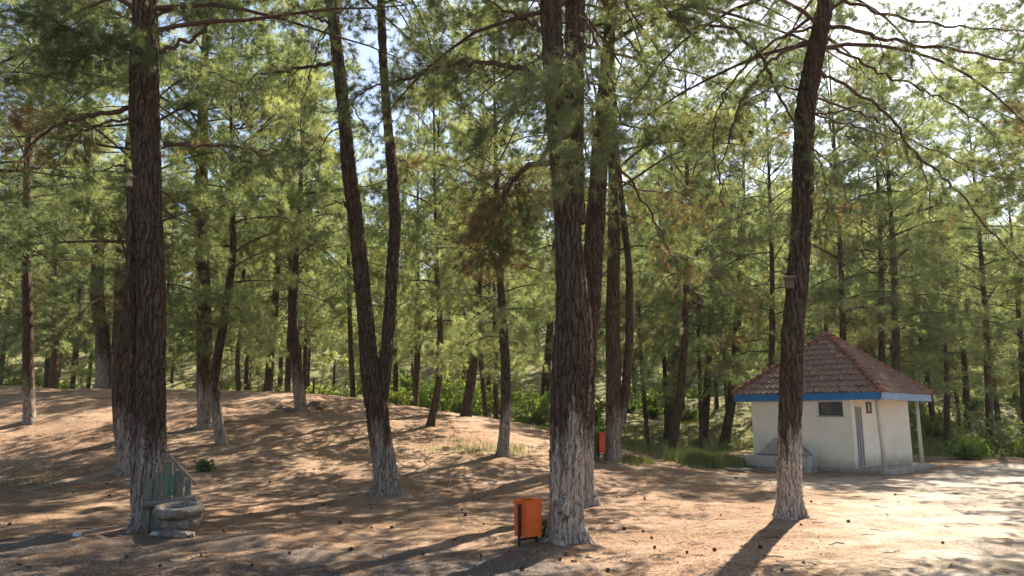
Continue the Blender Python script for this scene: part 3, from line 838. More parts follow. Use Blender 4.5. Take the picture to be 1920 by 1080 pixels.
hero('single dark pine with whitewashed foot standing in front of the hut',
     [[(1480,968,50),(1480,920,48),(1480,850,47),(1482,760,46),(1484,690,44),(1487,608,42),(1493,560,43),(1500,467,43),(1506,363,43),(1507,285,40),(1509,207,39),(1527,104,38),(1550,0,33)]],
     YR, 14.5, M_BARK_M,
     [dict(p=[(1562,-4),(1600,10),(1640,22),(1720,40),(1830,52),(1950,60)], r=0.0338, y1=YR-.6, tw=20, tl=.8, sh=4, t=.5, s=.2),
      dict(p=[(1548,48),(1575,50),(1620,62),(1700,82),(1800,95),(1920,122),(1990,140)], r=0.0413, y1=YR-1.2, tw=22, tl=.8, sh=4, t=.5, s=.2),
      dict(p=[(1535,84),(1557,88),(1611,114),(1658,142),(1720,163),(1782,194),(1850,241),(1870,285),(1890,340)], r=0.0300, y1=YR+.8, tw=26, tl=.8, sh=4, t=.45, s=.15, dr=0.3750),
      dict(p=[(1525,132),(1546,140),(1606,171),(1652,202),(1689,244),(1720,290),(1772,337),(1818,384),(1865,441),(1920,492),(1960,540)], r=0.0338, y1=YR-1, tw=16, tl=.7, sh=3, t=.45, s=.25, bare=.5, dr=0.4500),
      dict(p=[(1520,178),(1536,184),(1600,207),(1658,233),(1709,264),(1782,295),(1839,327),(1930,337)], r=0.0263, y1=YR+.5, tw=22, tl=.7, sh=4, t=.5, s=.2, dr=0.4500),
      dict(p=[(1520,210),(1533,215),(1600,236),(1658,251),(1715,284),(1740,350),(1745,420)], r=0.0225, y1=YR+.2, tw=18, tl=.6, sh=2, t=.3, s=.3, dr=0.5250, bare=.5),
      dict(p=[(1522,215),(1575,210),(1611,197),(1658,194)], r=0.0255, y1=YR-.3, tw=0),
      dict(p=[(1512,372),(1560,385),(1600,391),(1647,397),(1697,395)], r=0.0210, y1=YR+.4, tw=0),
      dict(p=[(1525,52),(1500,58),(1471,67),(1424,98),(1388,135),(1357,181),(1341,233),(1339,290),(1350,350)], r=0.0300, y1=YR-.5, tw=16, tl=.7, sh=2, t=.25, s=.4, dr=0.5250, bare=.5),
      dict(p=[(1520,78),(1512,80),(1481,93),(1440,119),(1414,155),(1383,207),(1367,259),(1350,325),(1360,400)], r=0.0338, y1=YR-.6, tw=18, tl=.7, sh=2, t=.25, s=.4, dr=0.5250, bare=.5),
      dict(p=[(1505,170),(1492,166),(1455,161),(1419,179),(1388,207),(1370,260)], r=0.0210, y1=YR+.3, tw=14, tl=.6, sh=3, t=.4, dr=0.4500),
      dict(p=[(1500,238),(1481,244),(1450,259),(1435,290),(1435,337),(1450,415),(1468,482)], r=0.0120, y1=YR-.4, tw=5, tl=.4, sh=2, bare=.6),
      dict(p=[(1520,280),(1540,310),(1550,370),(1548,440)], r=0.0225, y0=YR-.2, y1=YR-.6, tw=22, tl=.5, sh=1, t=.2, s=.1, dr=1.0, bare=.25),
      dict(p=[(1488,506),(1470,512),(1458,505)], r=0.0263, y1=YR-.2, tw=0), dict(p=[(1478,520),(1462,524)], r=0.0150, y1=YR-.1, tw=0),
      dict(p=[(1510,500),(1530,488),(1538,500)], r=0.0150, tw=0), dict(p=[(1478,490),(1468,480)], r=0.0225, tw=0)],
     [(0, 8.3, 4.0, 42, 41, 13, 6)], 29)

# pines beside the view: their limbs reach into the picture and their crowns shade it
def side_tree(x, y, H, var, label, limbs=(), seeds=50, cs=1.1, zb=0):
    zg = float(height(x, y)); root = empty('pine_tree', (x, y, zg), label, 'pine tree')
    tr = MB(); tr.tube([(0, 0, -.4), (0, 0, .4), (.1, .05, H * .4), (0, 0, H * .97)], [.3, .24, .18, .03], 14)
    tr.build('trunk', M_BARK_MID, root, smooth=True)
    bd, fd, VH = VAR[var]; s = H / VH; rz = rnd.uniform(0, 6)
    put('branches', bd, root, (0, 0, zb), rz, (s * cs, s * cs, s)); put('crown', fd, root, (0, 0, zb), rz, (s * cs, s * cs, s))
    return root
side_tree(-11.5, 13.6, 15, 0, 'pine whose crown fills the upper left corner, its trunk outside the picture', cs=1.15)
side_tree(-18.5, 23.5, 17, 3, 'second pine outside the left edge, its crown behind the corner one', cs=1.1)
side_tree(14.6, 18.0, 16, 2, 'pine whose boughs hang into the upper right corner, its trunk outside the picture', cs=1.2, zb=1.2)
side_tree(19.6, 24.5, 17, 1, 'pine beyond the track, its crown filling the right edge of the picture', cs=1.1, zb=1.0)
side_tree(16.5, 14.2, 15.5, 0, 'pine just outside the right edge, its shade falling across the track', cs=1.1, zb=2.0)
side_tree(26.5, 31.5, 18, 4, 'tall pine outside the right edge beyond the end of the track', cs=1.1)
side_tree(12.2, 11.0, 15, 4, 'pine right of the track near the viewer, its shade falling across the sand', cs=1.0, zb=2.2)

# ------------------------------------------------------------------ the wood on the slopes behind
rng = np.random.default_rng(5)
spots = []
def too_close(x, y, d): return any((a - x) ** 2 + (b - y) ** 2 < d * d for a, b in spots)
tries = 0
while len(spots) < 180 and tries < 9000:
    tries += 1
    y = 41 + (rng.random() ** 1.3) * 70
    x = rng.uniform(-1, 1) * (y * .74 + 4)
    if too_close(x, y, 4.2 + (y - 41) * .06): continue
    px = 960 + 1386 * x / y
    if y < 62 and 960 < px < 1480 and rng.random() < .75: continue
    if y < 56 and rng.random() < (.5 if px > 1480 else .35): continue
    spots.append((x, y))
LM = [(-900, 'left of the large trunk with the basin'), (275, 'between the large left trunk and the whitewashed mound pine'), (560, 'between the mound pine and the forked trunk'), (705, 'between the forked trunk and the reddish mound-foot pine'), (945, 'between the reddish pine and the huge trunk'), (1120, 'between the huge trunk and the leaning pair'), (1270, 'between the leaning pair and the hut'), (1440, 'above and behind the hut roof'), (1745, 'right of the hut')]
ORD = ['nearest', 'second nearest', 'third nearest', 'fourth nearest']
def band(x, y):
    px = 960 + F * x / y; return max(k for k in range(len(LM)) if px >= LM[k][0])
cnt = {}
for (x, y) in sorted(spots, key=lambda p: p[1]):
    b_ = band(x, y); c_n = cnt.get(b_, 0); cnt[b_] = c_n + 1
    lab = (ORD[c_n] + ' far pine ' if c_n < 4 else 'distant pine on the far slope ') + LM[b_][1]
    if y < 47:
        k = int(rng.integers(0, 6)); H = rng.uniform(12, 18)
        if 590 < 960 + F * x / y < 830: H = rng.uniform(9, 11)
        zg = float(height(x, y)); root = empty('pine_tree', (x, y, zg), lab, 'pine tree', 'pines of the wood on the far slope')
        tr = FAR[k % 4][0]; s0 = H / FAR[k % 4][3]
        put('trunk', tr, root, (0, 0, 0), rng.uniform(0, 6), (1.0, 1.0, s0))
        s = H / VAR[k][2]; rz = rng.uniform(0, 6.28); sc = (s * 1.05, s * 1.05, s)
        dz_ = -1.2 if b_ >= 7 else 0
        put('branches', VAR[k][0], root, (0, 0, dz_), rz, sc); put('crown', VAR[k][1], root, (0, 0, dz_), rz, sc)
    else:
        k = int(rng.integers(0, 4)); H = rng.uniform(11, 17)
        if y < 75 and 590 < 960 + F * x / y < 830: H = rng.uniform(9, 12)
        s = H / FAR[k][3]
        zg = float(height(x, y)); root = empty('pine_tree', (x, y, zg), lab, 'pine tree', 'pines of the wood on the far slope')
        rz = rng.uniform(0, 6.28)
        dz_ = -1.0 if b_ >= 7 else 0
        for nm, dt in zip(('trunk', 'branches', 'crown'), FAR[k][:3]): put(nm, dt, root, (0, 0, 0 if nm == 'trunk' else dz_), rz, s * 1.05)

# ------------------------------------------------------------------ bushes and grass
def bush_data(seed, R, H, n, leaf):
    rg = np.random.default_rng(seed); mb = MB(); S = []
    for k in range(n):
        az = rg.uniform(0, 2 * PI); el = rg.uniform(.5, 1.4)
        line = limb_line((rg.normal(0, R * .12), rg.normal(0, R * .12), -.05), az, el, H * rg.uniform(.6, 1.1), rg, 5, rg.uniform(.1, .6), 0)
        mb.tube(line, np.linspace(.012, .004, len(line)), 4, False)
        for j in range(9):
            q_ = rg.uniform(.25, 1) * 5; a = min(int(q_), 4); p = line[a] + (line[a + 1] - line[a]) * (q_ - a)
            d = unit(rg.normal(size=3) + np.array([0, 0, .4])); S.append((p, d, rg.uniform(.2, .9)))
    pos = np.array([s[0] for s in S]); dr = np.array([s[1] for s in S]); ti = np.array([s[2] for s in S])
    V, t = make_needles(pos, dr, .14, 9, leaf, leaf * .55, rg, ti, (30, 85), 0)
    return mb, V, t
def bush(px, py, Y, R, H, n, leaf, mat, label, seed, group=None, name='bush'):
    if Y: p = P(px, py, Y); x, y = p.x, Y
    else: x, y, _ = G(px, py)
    mb, V, t = bush_data(seed, R, H, n, leaf)
    root = empty(name, (x, y, float(height(x, y))), label, 'bush', group)
    mb.build('stems', M_TWIG, root); tri_mesh('foliage', V, mat, root, t)
    return root
bush(1045, 1012, None, .25, .42, 34, .05, M_DARKBUSH, 'small dark green seedling bush at the foot of the huge whitewashed trunk', 1)
bush(388, 884, None, .25, .3, 16, .06, M_DARKBUSH, 'low dark green sprig on the bare ground right behind the planks', 2)
bush(1815, 845, 30, .9, 1.1, 60, .1, M_BUSH, 'bright yellow-green bush right of the small dark trunk', 3, 'bright bushes along the track edge')
bush(1850, 800, 33, .8, 2.2, 42, .10, M_BUSH, 'tall airy light green bush behind the bright low one', 4, 'bright bushes along the track edge')
bush(1915, 828, 32, .6, 1.0, 40, .1, M_BUSH, 'small bright bush cut by the right edge of the picture', 5, 'bright bushes along the track edge')
bush(1740, 700, 39, .9, 2.2, 60, .12, M_BUSH, 'bright leafy shrub showing between the hut eave and the pines', 6, 'bright bushes along the track edge')
bush(738, 758, 31, .4, .9, 30, .09, M_BUSH, 'small leafy sprout on the crest right behind the forked trunk', 7)
bush(605, 735, 34, .6, 1.0, 50, .1, M_BUSH, 'round yellow-green shrub behind the crest right of the whitewashed pine', 8)
BV = []
for k in range(3):
    mb, V, t = bush_data(60 + k, [1.0, 1.3, .8][k], [1.6, 2.2, 1.1][k], 80, .11)
    bo = mb.build('stems', M_TWIG); fo = tri_mesh('foliage', V, M_BUSH, None, t); BV.append((bo.data, fo.data))
    bpy.data.objects.remove(bo); bpy.data.objects.remove(fo)
bs_ = []
for k in range(54):
    y = rng.uniform(35, 62); x = rng.uniform(-1, 1) * y * .72
    px = 960 + F * x / y
    if px > 1340 and y < 44: continue
    bs_.append((x, y))
cnt = {}
for (x, y) in sorted(bs_, key=lambda p: p[1]):
    b_ = band(x, y); c_n = cnt.get(b_, 0); cnt[b_] = c_n + 1
    root = empty('bush', (x, y, float(height(x, y))), (ORD[c_n] + ' undergrowth shrub ' if c_n < 4 else 'distant light green shrub ') + LM[b_][1], 'bush', 'light green shrubs under the far pines')
    k = int(rng.integers(0, 3)); rz = rng.uniform(0, 6); sc = rng.uniform(.7, 1.5)
    put('stems', BV[k][0], root, rz=rz, sc=sc); put('foliage', BV[k][1], root, rz=rz, sc=sc)

def blades(n, fx, hh, w, rg, spread=.35):
    xy = fx(n, rg); x, y = xy[:, 0], xy[:, 1]
    z0 = height(x, y)
    az = rg.uniform(0, 2 * PI, n); ln = hh * rg.uniform(.4, 1.2, n) * (xy[:, 2] if xy.shape[1] > 2 else 1)
    d = np.stack([np.cos(az) * spread * rg.random(n), np.sin(az) * spread * rg.random(n), np.ones(n)], 1)
    base = np.stack([x, y, z0 - .01], 1); s = np.stack([-np.sin(az), np.cos(az), np.zeros(n)], 1) * (w / 2)
    return np.stack([base - s, base + s, base + d * ln[:, None]], 1)
def f_grass(n, rg):
    out = []
    while sum(len(o) for o in out) < n:
        x = rg.uniform(-14, 24, n * 3); y = rg.uniform(15, 44, n * 3)
        g = gmask(x, y); cl = fbm(x / 1.1, y / 1.1, s=55, o=2)
        keep = rg.random(n * 3) < sstep(.28, .9, g + cl * .35) * np.where(y > 31, .4, 1.0)
        keep &= (x - 8.6) ** 2 + (y - 23.3) ** 2 > 3.2
        keep &= ~((np.abs(x - 11.1) + np.abs(y - 25.5)) < 3.7)
        out.append(np.stack([x[keep], y[keep], (.5 + g[keep] * .8)], 1))
    return np.concatenate(out)[:n]
V = blades(42000, f_grass, .26, .018, rng, .8)
g_o = tri_mesh('grass', V, M_GRASS, None, rng.random(len(V)))
props(g_o, 'green and straw grass growing left of the hut and along the far track edge', 'grass', kind='stuff')
def f_tuft(n, rg):
    c = np.array([(6.2, 24.0, .8), (5.7, 24.6, .7), (6.7, 24.2, .7), (6.5, 25.4, .8), (3.3, 21.9, .4), (3.8, 22.3, .35), (4.3, 27, .7), (2.9, 26.5, .6), (7.1, 25.0, .6)])
    k = rg.choice(len(c), n, p=[.2, .14, .16, .14, .04, .04, .1, .08, .1])
    r = c[k, 2:3] * .62
    return np.concatenate([c[k, :2] + rg.normal(0, 1, (n, 2)) * r, c[k, 2:3] * 1.5], 1)
V = blades(14000, f_tuft, .36, .018, rng, 1.0)
g_o = tri_mesh('tall_grass', V, M_GRASS, None, rng.random(len(V)) * .7)
props(g_o, 'rank green grass clump between the leaning pines and the hut', 'grass', kind='stuff')

# litter of dry needles and twig bits, pebbles
def f_lit(n, rg):
    y = 5 + 18 * rg.random(n) ** 1.2; x = rg.uniform(-1, 1, n) * (y * .75 + 1)
    return np.stack([x, y], 1)
n = 420000
xy = f_lit(n, rng); az = rng.uniform(0, 2 * PI, n); ln = rng.uniform(.05, .13, n)
keep = fbm(xy[:, 0] / .9, xy[:, 1] / .6, s=77, o=3) + rng.normal(0, .18, n) > .05
xy, az, ln = xy[keep], az[keep], ln[keep]; n = len(xy)
z0 = height(xy[:, 0], xy[:, 1]) + .006
b = np.stack([xy[:, 0], xy[:, 1], z0], 1); d = np.stack([np.cos(az), np.sin(az), rng.uniform(-.02, .12, n)], 1); s = np.stack([-np.sin(az), np.cos(az), np.zeros(n)], 1) * .0035
lo_ = tri_mesh('needle_litter', np.stack([b - s, b + s, b + d * ln[:, None]], 1), M_LITTER, None, rng.random(n))
props(lo_, 'dry fallen pine needles strewn over the bare ground', 'needle litter', kind='stuff')
M_STONE = simple('field_stone', (.26, .22, .18), .9, .3, 9, .6)
mb = MB()
for k in range(2600):
    y = 5.5 + 7 * rng.random(); x = rng.uniform(-1, .6) * (y * .7)
    if rng.random() > (1. if y < 9.6 else .35): continue
    r = rng.uniform(.006, .024) * (2.0 if rng.random() < .06 else 1)
    z0 = float(height(x, y)); A = rng.uniform(0, 6.28)
    v = [(x + r * math.cos(A + j * 2.09 + rng.normal(0, .2)) * rng.uniform(.7, 1.3), y + r * math.sin(A + j * 2.09), z0 - .002) for j in range(3)] + [(x, y, z0 + r * .8)]
    mb.add(v, [(0, 1, 3), (1, 2, 3), (2, 0, 3)])
o = mb.build('gravel', M_STONE); props(o, 'small stones scattered over the grey ground at the front', 'gravel', kind='stuff')

# fallen twigs
mb = MB()
for k in range(420):
    y = 5.5 + 18 * rng.random() ** 1.2; x = rng.uniform(-1, 1) * (y * .72); L = rng.uniform(.08, .45); a = rng.uniform(0, 6.28); r = rng.uniform(.003, .008)
    pts = []
    for i in range(4):
        pts.append((x, y, float(height(x, y)) + r * .8 + .01 * (i % 2))); a += rng.normal(0, .35); x += math.cos(a) * L / 3; y += math.sin(a) * L / 3
    mb.tube(pts, [r, r, r * .8, r * .5], 4, False)
o = mb.build('fallen_twigs', M_TWIG); props(o, 'thin dead twigs lying scattered on the needle-covered ground', 'fallen twigs', kind='stuff')
# pine cones
M_CONE = simple('cone_scales', (.075, .045, .03), .9, .4, 30, .5)
mb = MB(); mb.lathe([(.004, 0), (.022, .006), (.030, .022), (.029, .038), (.021, .056), (.010, .07), (.002, .075)], 12, wob=.3, seed=4)
for k in range(44):
    z_ = .008 + .055 * k / 44; r = .031 * math.sin(min(1, (.25 + .75 * (1 - k / 44))) * 1.6); a = k * 2.4
    c = np.array([r * math.cos(a), r * math.sin(a), z_]); out = np.array([math.cos(a), math.sin(a), .5])
    sdv = np.array([-math.sin(a), math.cos(a), 0]) * .007
    mb.add([c - sdv, c + sdv, c + out * .010 + sdv * .6, c + out * .010 - sdv * .6], [(0, 1, 2, 3)])
cone0 = mb.build('pine_cone', M_CONE)
cpx = [(240,1045),(35,1062),(137,925),(140,855),(203,906),(205,930),(22,980),(378,1048),(422,1000),(590,932),(606,950),(618,950),(694,955),(698,992),(735,990),(868,960),(870,970),(905,982),(895,938),(850,1013),(790,1040),(1006,1008),(1000,978),(1018,1008),(1048,1050),(1075,1053),(900,1045),(1156,935),(1166,935),(1210,940),(1190,925),(1168,993),(1206,1000),(1220,1012),(1290,1038),(1340,1032),(1352,968),(1425,1028),(1500,985),(1523,942),(1428,930),(1590,982),(1680,928),(1770,1020),(1465,1075),(640,985),(660,1030),(540,1040),(470,1062),(330,950),(508,905),(475,868),(590,880),(1230,1030),(1140,1070),(980,1068),(840,905),(770,955),(1380,900),(300,1065)]
for k, (px, py) in enumerate(cpx):
    o = cone0 if k == 0 else cone0.copy()
    if k: COL.objects.link(o)
    x, y, _ = G(px, py, 3)
    o.location = (x, y, float(height(x, y)) + .014); o.rotation_euler = (1.45 + rnd.uniform(-.2, .2), 0, rnd.uniform(0, 6.28)); s = rnd.uniform(.45, .85); o.scale = (s, s, s)
    props(o, 'dark fallen pine cone lying on the open needle-strewn ground', 'pine cone', 'fallen pine cones scattered on the ground')

# ------------------------------------------------------------------ hut
def wall_mat():
    m, nt, _, L = new_mat('cream_render')
    v = coords(nt); n1 = noise(nt, v, 1.3, 5, .65); n2 = noise(nt, v, 22, 5, .7); n3 = noise(nt, coords(nt, (6, 6, .5)), 2.2, 4, .6)
    c = ramp(nt, n1, [(.3, (.8, .7, .57)), (.7, (.92, .83, .69))])
    c = mixc(nt, ramp(nt, n3, [(.55, 0.), (.75, .3)]), c, (.55, .45, .34))
    sep = nt.nodes.new('ShaderNodeSeparateXYZ'); L.new(v, sep.inputs[0])
    zz = mth(nt, 'MULTIPLY_ADD', mth(nt, 'SUBTRACT', n1, .5), -.9, sep.outputs[2])
    c = mixc(nt, ramp(nt, zz, [(.12, .75), (.5, 0.)]), c, (.38, .27, .18))
    finish(nt, c, .92, n2, .35, .01, spec=.15); return m
M_WALL = wall_mat()
M_PLINTH = simple('worn_concrete', (.36, .32, .27), .95, .25, 5, .5, dirt=(.2, .16, .12))
M_BLUE = simple('blue_paint', (.008, .16, .43), .5, .15, 5, .1, spec=.4)
M_BLUEPALE = simple('faded_blue_paint', (.2, .33, .5), .6, .2, 7, .1, dirt=(.42, .46, .48))
M_POST = simple('white_post_paint', (.6, .54, .46), .8, .12, 8, .1)
M_FRAME = simple('dark_window_frame', (.05, .05, .055), .5, .1, 8)
M_BFRAME = simple('brown_window_frame', (.09, .05, .035), .6, .1, 8)
M_ALU = simple('grey_door_metal', (.3, .3, .31), .5, .1, 8, .05, metallic=.3)
M_GLASS, nt, _, _ = new_mat('dark_glass'); finish(nt, (.012, .015, .022), .12, spec=.6)
M_FROST = simple('frosted_pane', (.38, .34, .3), .4, .1, 9, .05)
def tile_mat():
    m, nt, _, L = new_mat('clay_roof_tiles')
    v = coords(nt); n1 = noise(nt, v, 3.5, 5, .7); n2 = noise(nt, v, 16, 5, .7)
    c = ramp(nt, n2, [(.25, (.14, .078, .058)), (.5, (.28, .165, .125)), (.75, (.5, .36, .27))])
    c = mixc(nt, ramp(nt, n1, [(.45, 0.), (.65, .75)]), c, (.2, .14, .115))
    c = mixc(nt, ramp(nt, noise(nt, v, 7, 3, .6), [(.6, 0.), (.72, .5)]), c, (.42, .33, .26))
    finish(nt, c, .85, n2, .4, .01, spec=.2); return m
M_TILE = tile_mat()
M_RIDGE = simple('ridge_tile_clay', (.24, .09, .06), .85, .35, 6, .4, dirt=(.17, .08, .06))

HC = np.array([10.93, 25.5]); e = 3.35
# eave corners: near, right, far, left
EC = [HC + (0, -e), HC + (e, 0), HC + (0, e), HC + (-e, 0)]
ZG = float(height(HC[0], HC[1], False))
ZE = 2.36; ZA = P(1567, 628, 25.5).z
hut = empty('hut', (HC[0], HC[1], ZG), 'small cream rendered hut with a red tiled hip roof and blue eaves boards', 'hut')
O3 = (HC[0], HC[1], ZG)
W = [(8.06, 25.21), (10.37, 22.9), (11.89, 24.42), (13.12, 24.8), (13.38, 26.0), (10.95, 28.2)]
mb = MB(); mb.prism(W, ZG - .3, ZE - .06); mb.build('wall', M_WALL, hut, origin=O3)
mb = MB()
PL = [(7.9, 25.2), (10.95, 22.25), (11.2, 22.3), (14.05, 25.3), (14.0, 25.7), (10.95, 28.45)]
mb.prism(PL, ZG - .3, ZG + .12); mb.build('plinth', M_PLINTH, hut, bevel=.03, origin=O3)
# soffit under the whole eave
mb = MB(); inn = [tuple(HC + (q - HC) * .985) for q in EC]
mb.prism(inn, ZE - .07, ZE - .02); mb.build('soffit', M_POST, hut, origin=O3)
# fascias with a scalloped lower edge
for k in range(4):
    a, b = EC[k - 1], EC[k]                     # (left->near), (near->right) ...
    t = (b - a); L_ = np.linalg.norm(t); t = t / L_; nrm = np.array([t[1], -t[0]])
    if nrm @ ((a + b) / 2 - HC) < 0: nrm = -nrm
    mb = MB(); n = 240
    s_ = np.linspace(.01, L_ - .01, n)
    zb_ = ZE - .17 - .022 * np.abs(np.sin(s_ / L_ * PI * 34))
    v = []
    for side in (0, .028):
        for i in range(n):
            p = a + t * s_[i] + nrm * side
            v += [(p[0], p[1], zb_[i]), (p[0], p[1], ZE + .035)]
    f = []
    for i in range(n - 1):
        q0 = 2 * i; w0 = 2 * n + 2 * i
        f += [(w0, w0 + 2, w0 + 3, w0 + 1), (q0 + 1, q0 + 3, q0 + 2, q0), (q0, q0 + 2, w0 + 2, w0), (q0 + 1, w0 + 1, w0 + 3, q0 + 3)]
    mb.add(v, f); o = mb.build('fascia', M_BLUE if k == 0 else M_BLUEPALE, hut, origin=O3)
    if k == 1: props(o, 'faded pale blue eaves board')
# tiled slopes
for k in range(4):
    a, b = EC[k - 1], EC[k]; ov = .06
    a = HC + (a - HC) * (1 + ov / e); b = HC + (b - HC) * (1 + ov / e)
    t = b - a; L_ = np.linalg.norm(t); t = t / L_; mid = (a + b) / 2; inw = HC - mid; dI = np.linalg.norm(inw); inw /= dI
    rise = ZA - (ZE + .03); sl_ = math.hypot(dI, rise); nrm = np.array([-inw[0] * rise, -inw[1] * rise, dI]) / sl_
    rows = 11; tw_ = .2; ns = int(L_ / tw_ * 10); mb = MB()
    us = np.linspace(0, L_, ns)
    for r in range(rows):
        v0, v1 = r / rows, min(1, (r + 1.12) / rows); v = []; 
        half0 = L_ / 2 * (1 - v0); half1 = L_ / 2 * (1 - min(1, v1))
        ph = (us / tw_) % 1
        wav = .044 * np.where(ph < .42, np.sin(ph / .42 * PI), -.12 * np.sin((ph - .42) / .58 * PI))
        jit = rng.normal(0, .008, int(L_ / tw_) + 2)[(us / tw_).astype(int)]
        for i, u in enumerate(us):
            for (vv, lift, hf) in ((v0, .055, half0), (v1, .006, half1)):
                uu = min(max(u - L_ / 2, -hf), hf)
                p = np.array([*(mid + t * uu + inw * dI * vv), ZE + .03 + rise * vv]) + nrm * (lift + wav[i] + jit[i])
                v.append(p)
            uu = min(max(u - L_ / 2, -half0), half0)
            v.append(np.array([*(mid + t * uu + inw * dI * v0), ZE + .03 + rise * v0]) + nrm * (.012 + wav[i] + jit[i]))
        f = []
        for i in range(ns - 1):
            if us[i + 1] - L_ / 2 < -half0 or us[i] - L_ / 2 > half0: continue
            f += [(3 * i, 3 * i + 3, 3 * i + 4, 3 * i + 1), (3 * i + 2, 3 * i + 5, 3 * i + 3, 3 * i)]
        mb.add(v, f)
    mb.build('roof_slope', M_TILE, hut, origin=O3)
# hip ridges: overlapping half round tiles
for k in range(4):
    c0 = HC + (EC[k] - HC) * (1 + .07 / e); p0 = np.array([*c0, ZE + .06]); p1 = np.array([HC[0], HC[1], ZA + .03])
    mb = MB(); n = 15; d = p1 - p0
    for i in range(n):
        a = p0 + d * (i / n) + np.array([0, 0, .03]); b = p0 + d * ((i + 1.15) / n) + np.array([0, 0, .0])
        jt = rng.normal(0, .006, 3)
        mb.tube([a + jt, a + (b - a) * .15 + jt, b + jt], [.088, .088, .066], 12)
    mb.build('hip_ridge', M_RIDGE, hut, smooth=False, origin=O3)
mb = MB(); mb.lathe([(.15, -.03), (.13, .05), (.05, .1), (.01, .11)], 14, (HC[0], HC[1], ZA)); mb.build('finial', M_RIDGE, hut, origin=O3)
# posts
for (x, y, lean) in ((11.02, 22.5, .05), (13.8, 25.5, 0)):
    mb = MB(); mb.tube([(x + lean, y, ZG + .1), (x - lean * .2, y, 1.2), (x - lean, y, ZE - .07)], [.062, .055, .055], 12)
    mb.build('post', M_POST, hut, smooth=True, origin=O3)
def on_wall(name, a, b, s, z, w, h, d, mat, parent, proud=0):
    a = np.array(a); b = np.array(b); t = (b - a) / np.linalg.norm(b - a); n_ = np.array([t[1], -t[0]])
    c = a + t * s + n_ * (proud)
    mb = MB(); mb.box((c[0], c[1], z), (w, d, h), ((*t, 0), (*n_, 0), (0, 0, 1))); return mb.build(name, mat, parent, origin=O3)
def frame_on(name, a, b, s, z, w, h, th, d, mat, parent, proud=.01):
    a = np.array(a); b = np.array(b); t = (b - a) / np.linalg.norm(b - a); n_ = np.array([t[1], -t[0]])
    c = a + t * s + n_ * proud; mb = MB(); ax = ((*t, 0), (*n_, 0), (0, 0, 1))
    for sx in (-1, 1): mb.box((c[0] + t[0] * sx * (w - th) / 2, c[1] + t[1] * sx * (w - th) / 2, z), (th, d, h), ax)
    for sz in (-1, 1): mb.box((c[0], c[1], z + sz * (h - th) / 2), (w - 2 * th, d, th), ax)
    return mb.build(name, mat, parent, origin=O3)
def where(px, py, a, b):
    """position along wall a-b and height seen at a pixel"""
    d = ray(px, py); a = np.array(a); t = np.array(b) - a; L_ = np.linalg.norm(t); t = t / L_
    # a + t s = d_xy * k
    M_ = np.array([[t[0], -d[0]], [t[1], -d[1]]]); s, k = np.linalg.solve(M_, -a)
    return s, CAM_H + d[2] * k
s0, zt = where(1535, 754, W[0], W[1]); s1, zb = where(1581, 779, W[0], W[1])
fr = frame_on('window', W[0], W[1], (s0 + s1) / 2, (zt + zb) / 2, s1 - s0, zt - zb, .045, .05, M_FRAME, hut, .012)
props(fr, 'wide window set high in the front wall')
on_wall('pane', W[0], W[1], (s0 + s1) / 2, (zt + zb) / 2, s1 - s0 - .088, zt - zb - .088, .012, M_GLASS, fr, .008)
on_wall('mullion', W[0], W[1], (s0 + s1) / 2 + .05, (zt + zb) / 2, .03, zt - zb - .09, .02, M_FRAME, fr, .016)
on_wall('sill', W[0], W[1], (s0 + s1) / 2, zb - .02, s1 - s0 + .08, .035, .09, M_PLINTH, fr, .03)
s0, zt = where(1602, 757, W[1], W[2]); s1, zb = where(1619, 858, W[1], W[2])
s0 = max(s0, .12); dw = s1 - s0
zb = ZG + .14
fr = frame_on('door', W[1], W[2], (s0 + s1) / 2, (1.98 + zb) / 2, dw, 1.98 - zb, .06, .07, M_ALU, hut, .02)
on_wall('door_leaf', W[1], W[2], (s0 + s1) / 2 + dw * .2, (1.98 + zb) / 2, dw * .42, 1.98 - zb - .12, .03, M_ALU, fr, .018)
on_wall('door_panel', W[1], W[2], (s0 + s1) / 2 - dw * .22, (1.98 + zb) / 2, dw * .38, 1.98 - zb - .12, .02, M_GLASS, fr, .010)
s0, zt = where(1623, 754, W[1], W[2]); s1, zb = where(1633, 775, W[1], W[2])
fr = frame_on('window', W[1], W[2], (s0 + s1) / 2, (zt + zb) / 2, s1 - s0, zt - zb, .05, .05, M_BFRAME, hut, .012)
props(fr, 'little brown-framed window with a pale pane beside the door')
on_wall('pane', W[1], W[2], (s0 + s1) / 2, (zt + zb) / 2, s1 - s0 - .098, zt - zb - .098, .012, M_FROST, fr, .008)

# water trough with a sloping back against the hut
M_TROUGH = simple('trough_concrete', (.46, .41, .36), .9, .15, 5, .3, dirt=(.3, .26, .22))
M_TRWHITE = simple('trough_whitewash', (.55, .52, .49), .9, .1, 5, .2)
M_SLAB = simple('sloping_stone_slab', (.42, .34, .29), .8, .2, 7, .3, dirt=(.27, .24, .22))
a_ = np.array(W[0]); t = np.array(W[1]) - a_; t /= np.linalg.norm(t); n_ = np.array([t[1], -t[0]])
xl = P(1408, 885, 24.6); xr_ = P(1516, 890, 22.6)
Tc = np.array([(xl.x + xr_.x) / 2 + .1, 23.55]); TL = 1.92
trough = empty('water_trough', (Tc[0], Tc[1], ZG), 'low concrete trough with a sloping slab back against the hut, half hidden by the pine', 'trough')
tr_a = np.array([.80, -.60]); tr_n = np.array([-.60, -.80]); ax = ((*tr_a, 0), (*tr_n, 0), (0, 0, 1)); OT = (Tc[0], Tc[1], ZG)
mb = MB(); mb.box((Tc[0], Tc[1], ZG + .02), (TL - .06, 1.06, .26), ax); mb.build('base', M_PLINTH, trough, bevel=.03, origin=OT)
mb = MB()
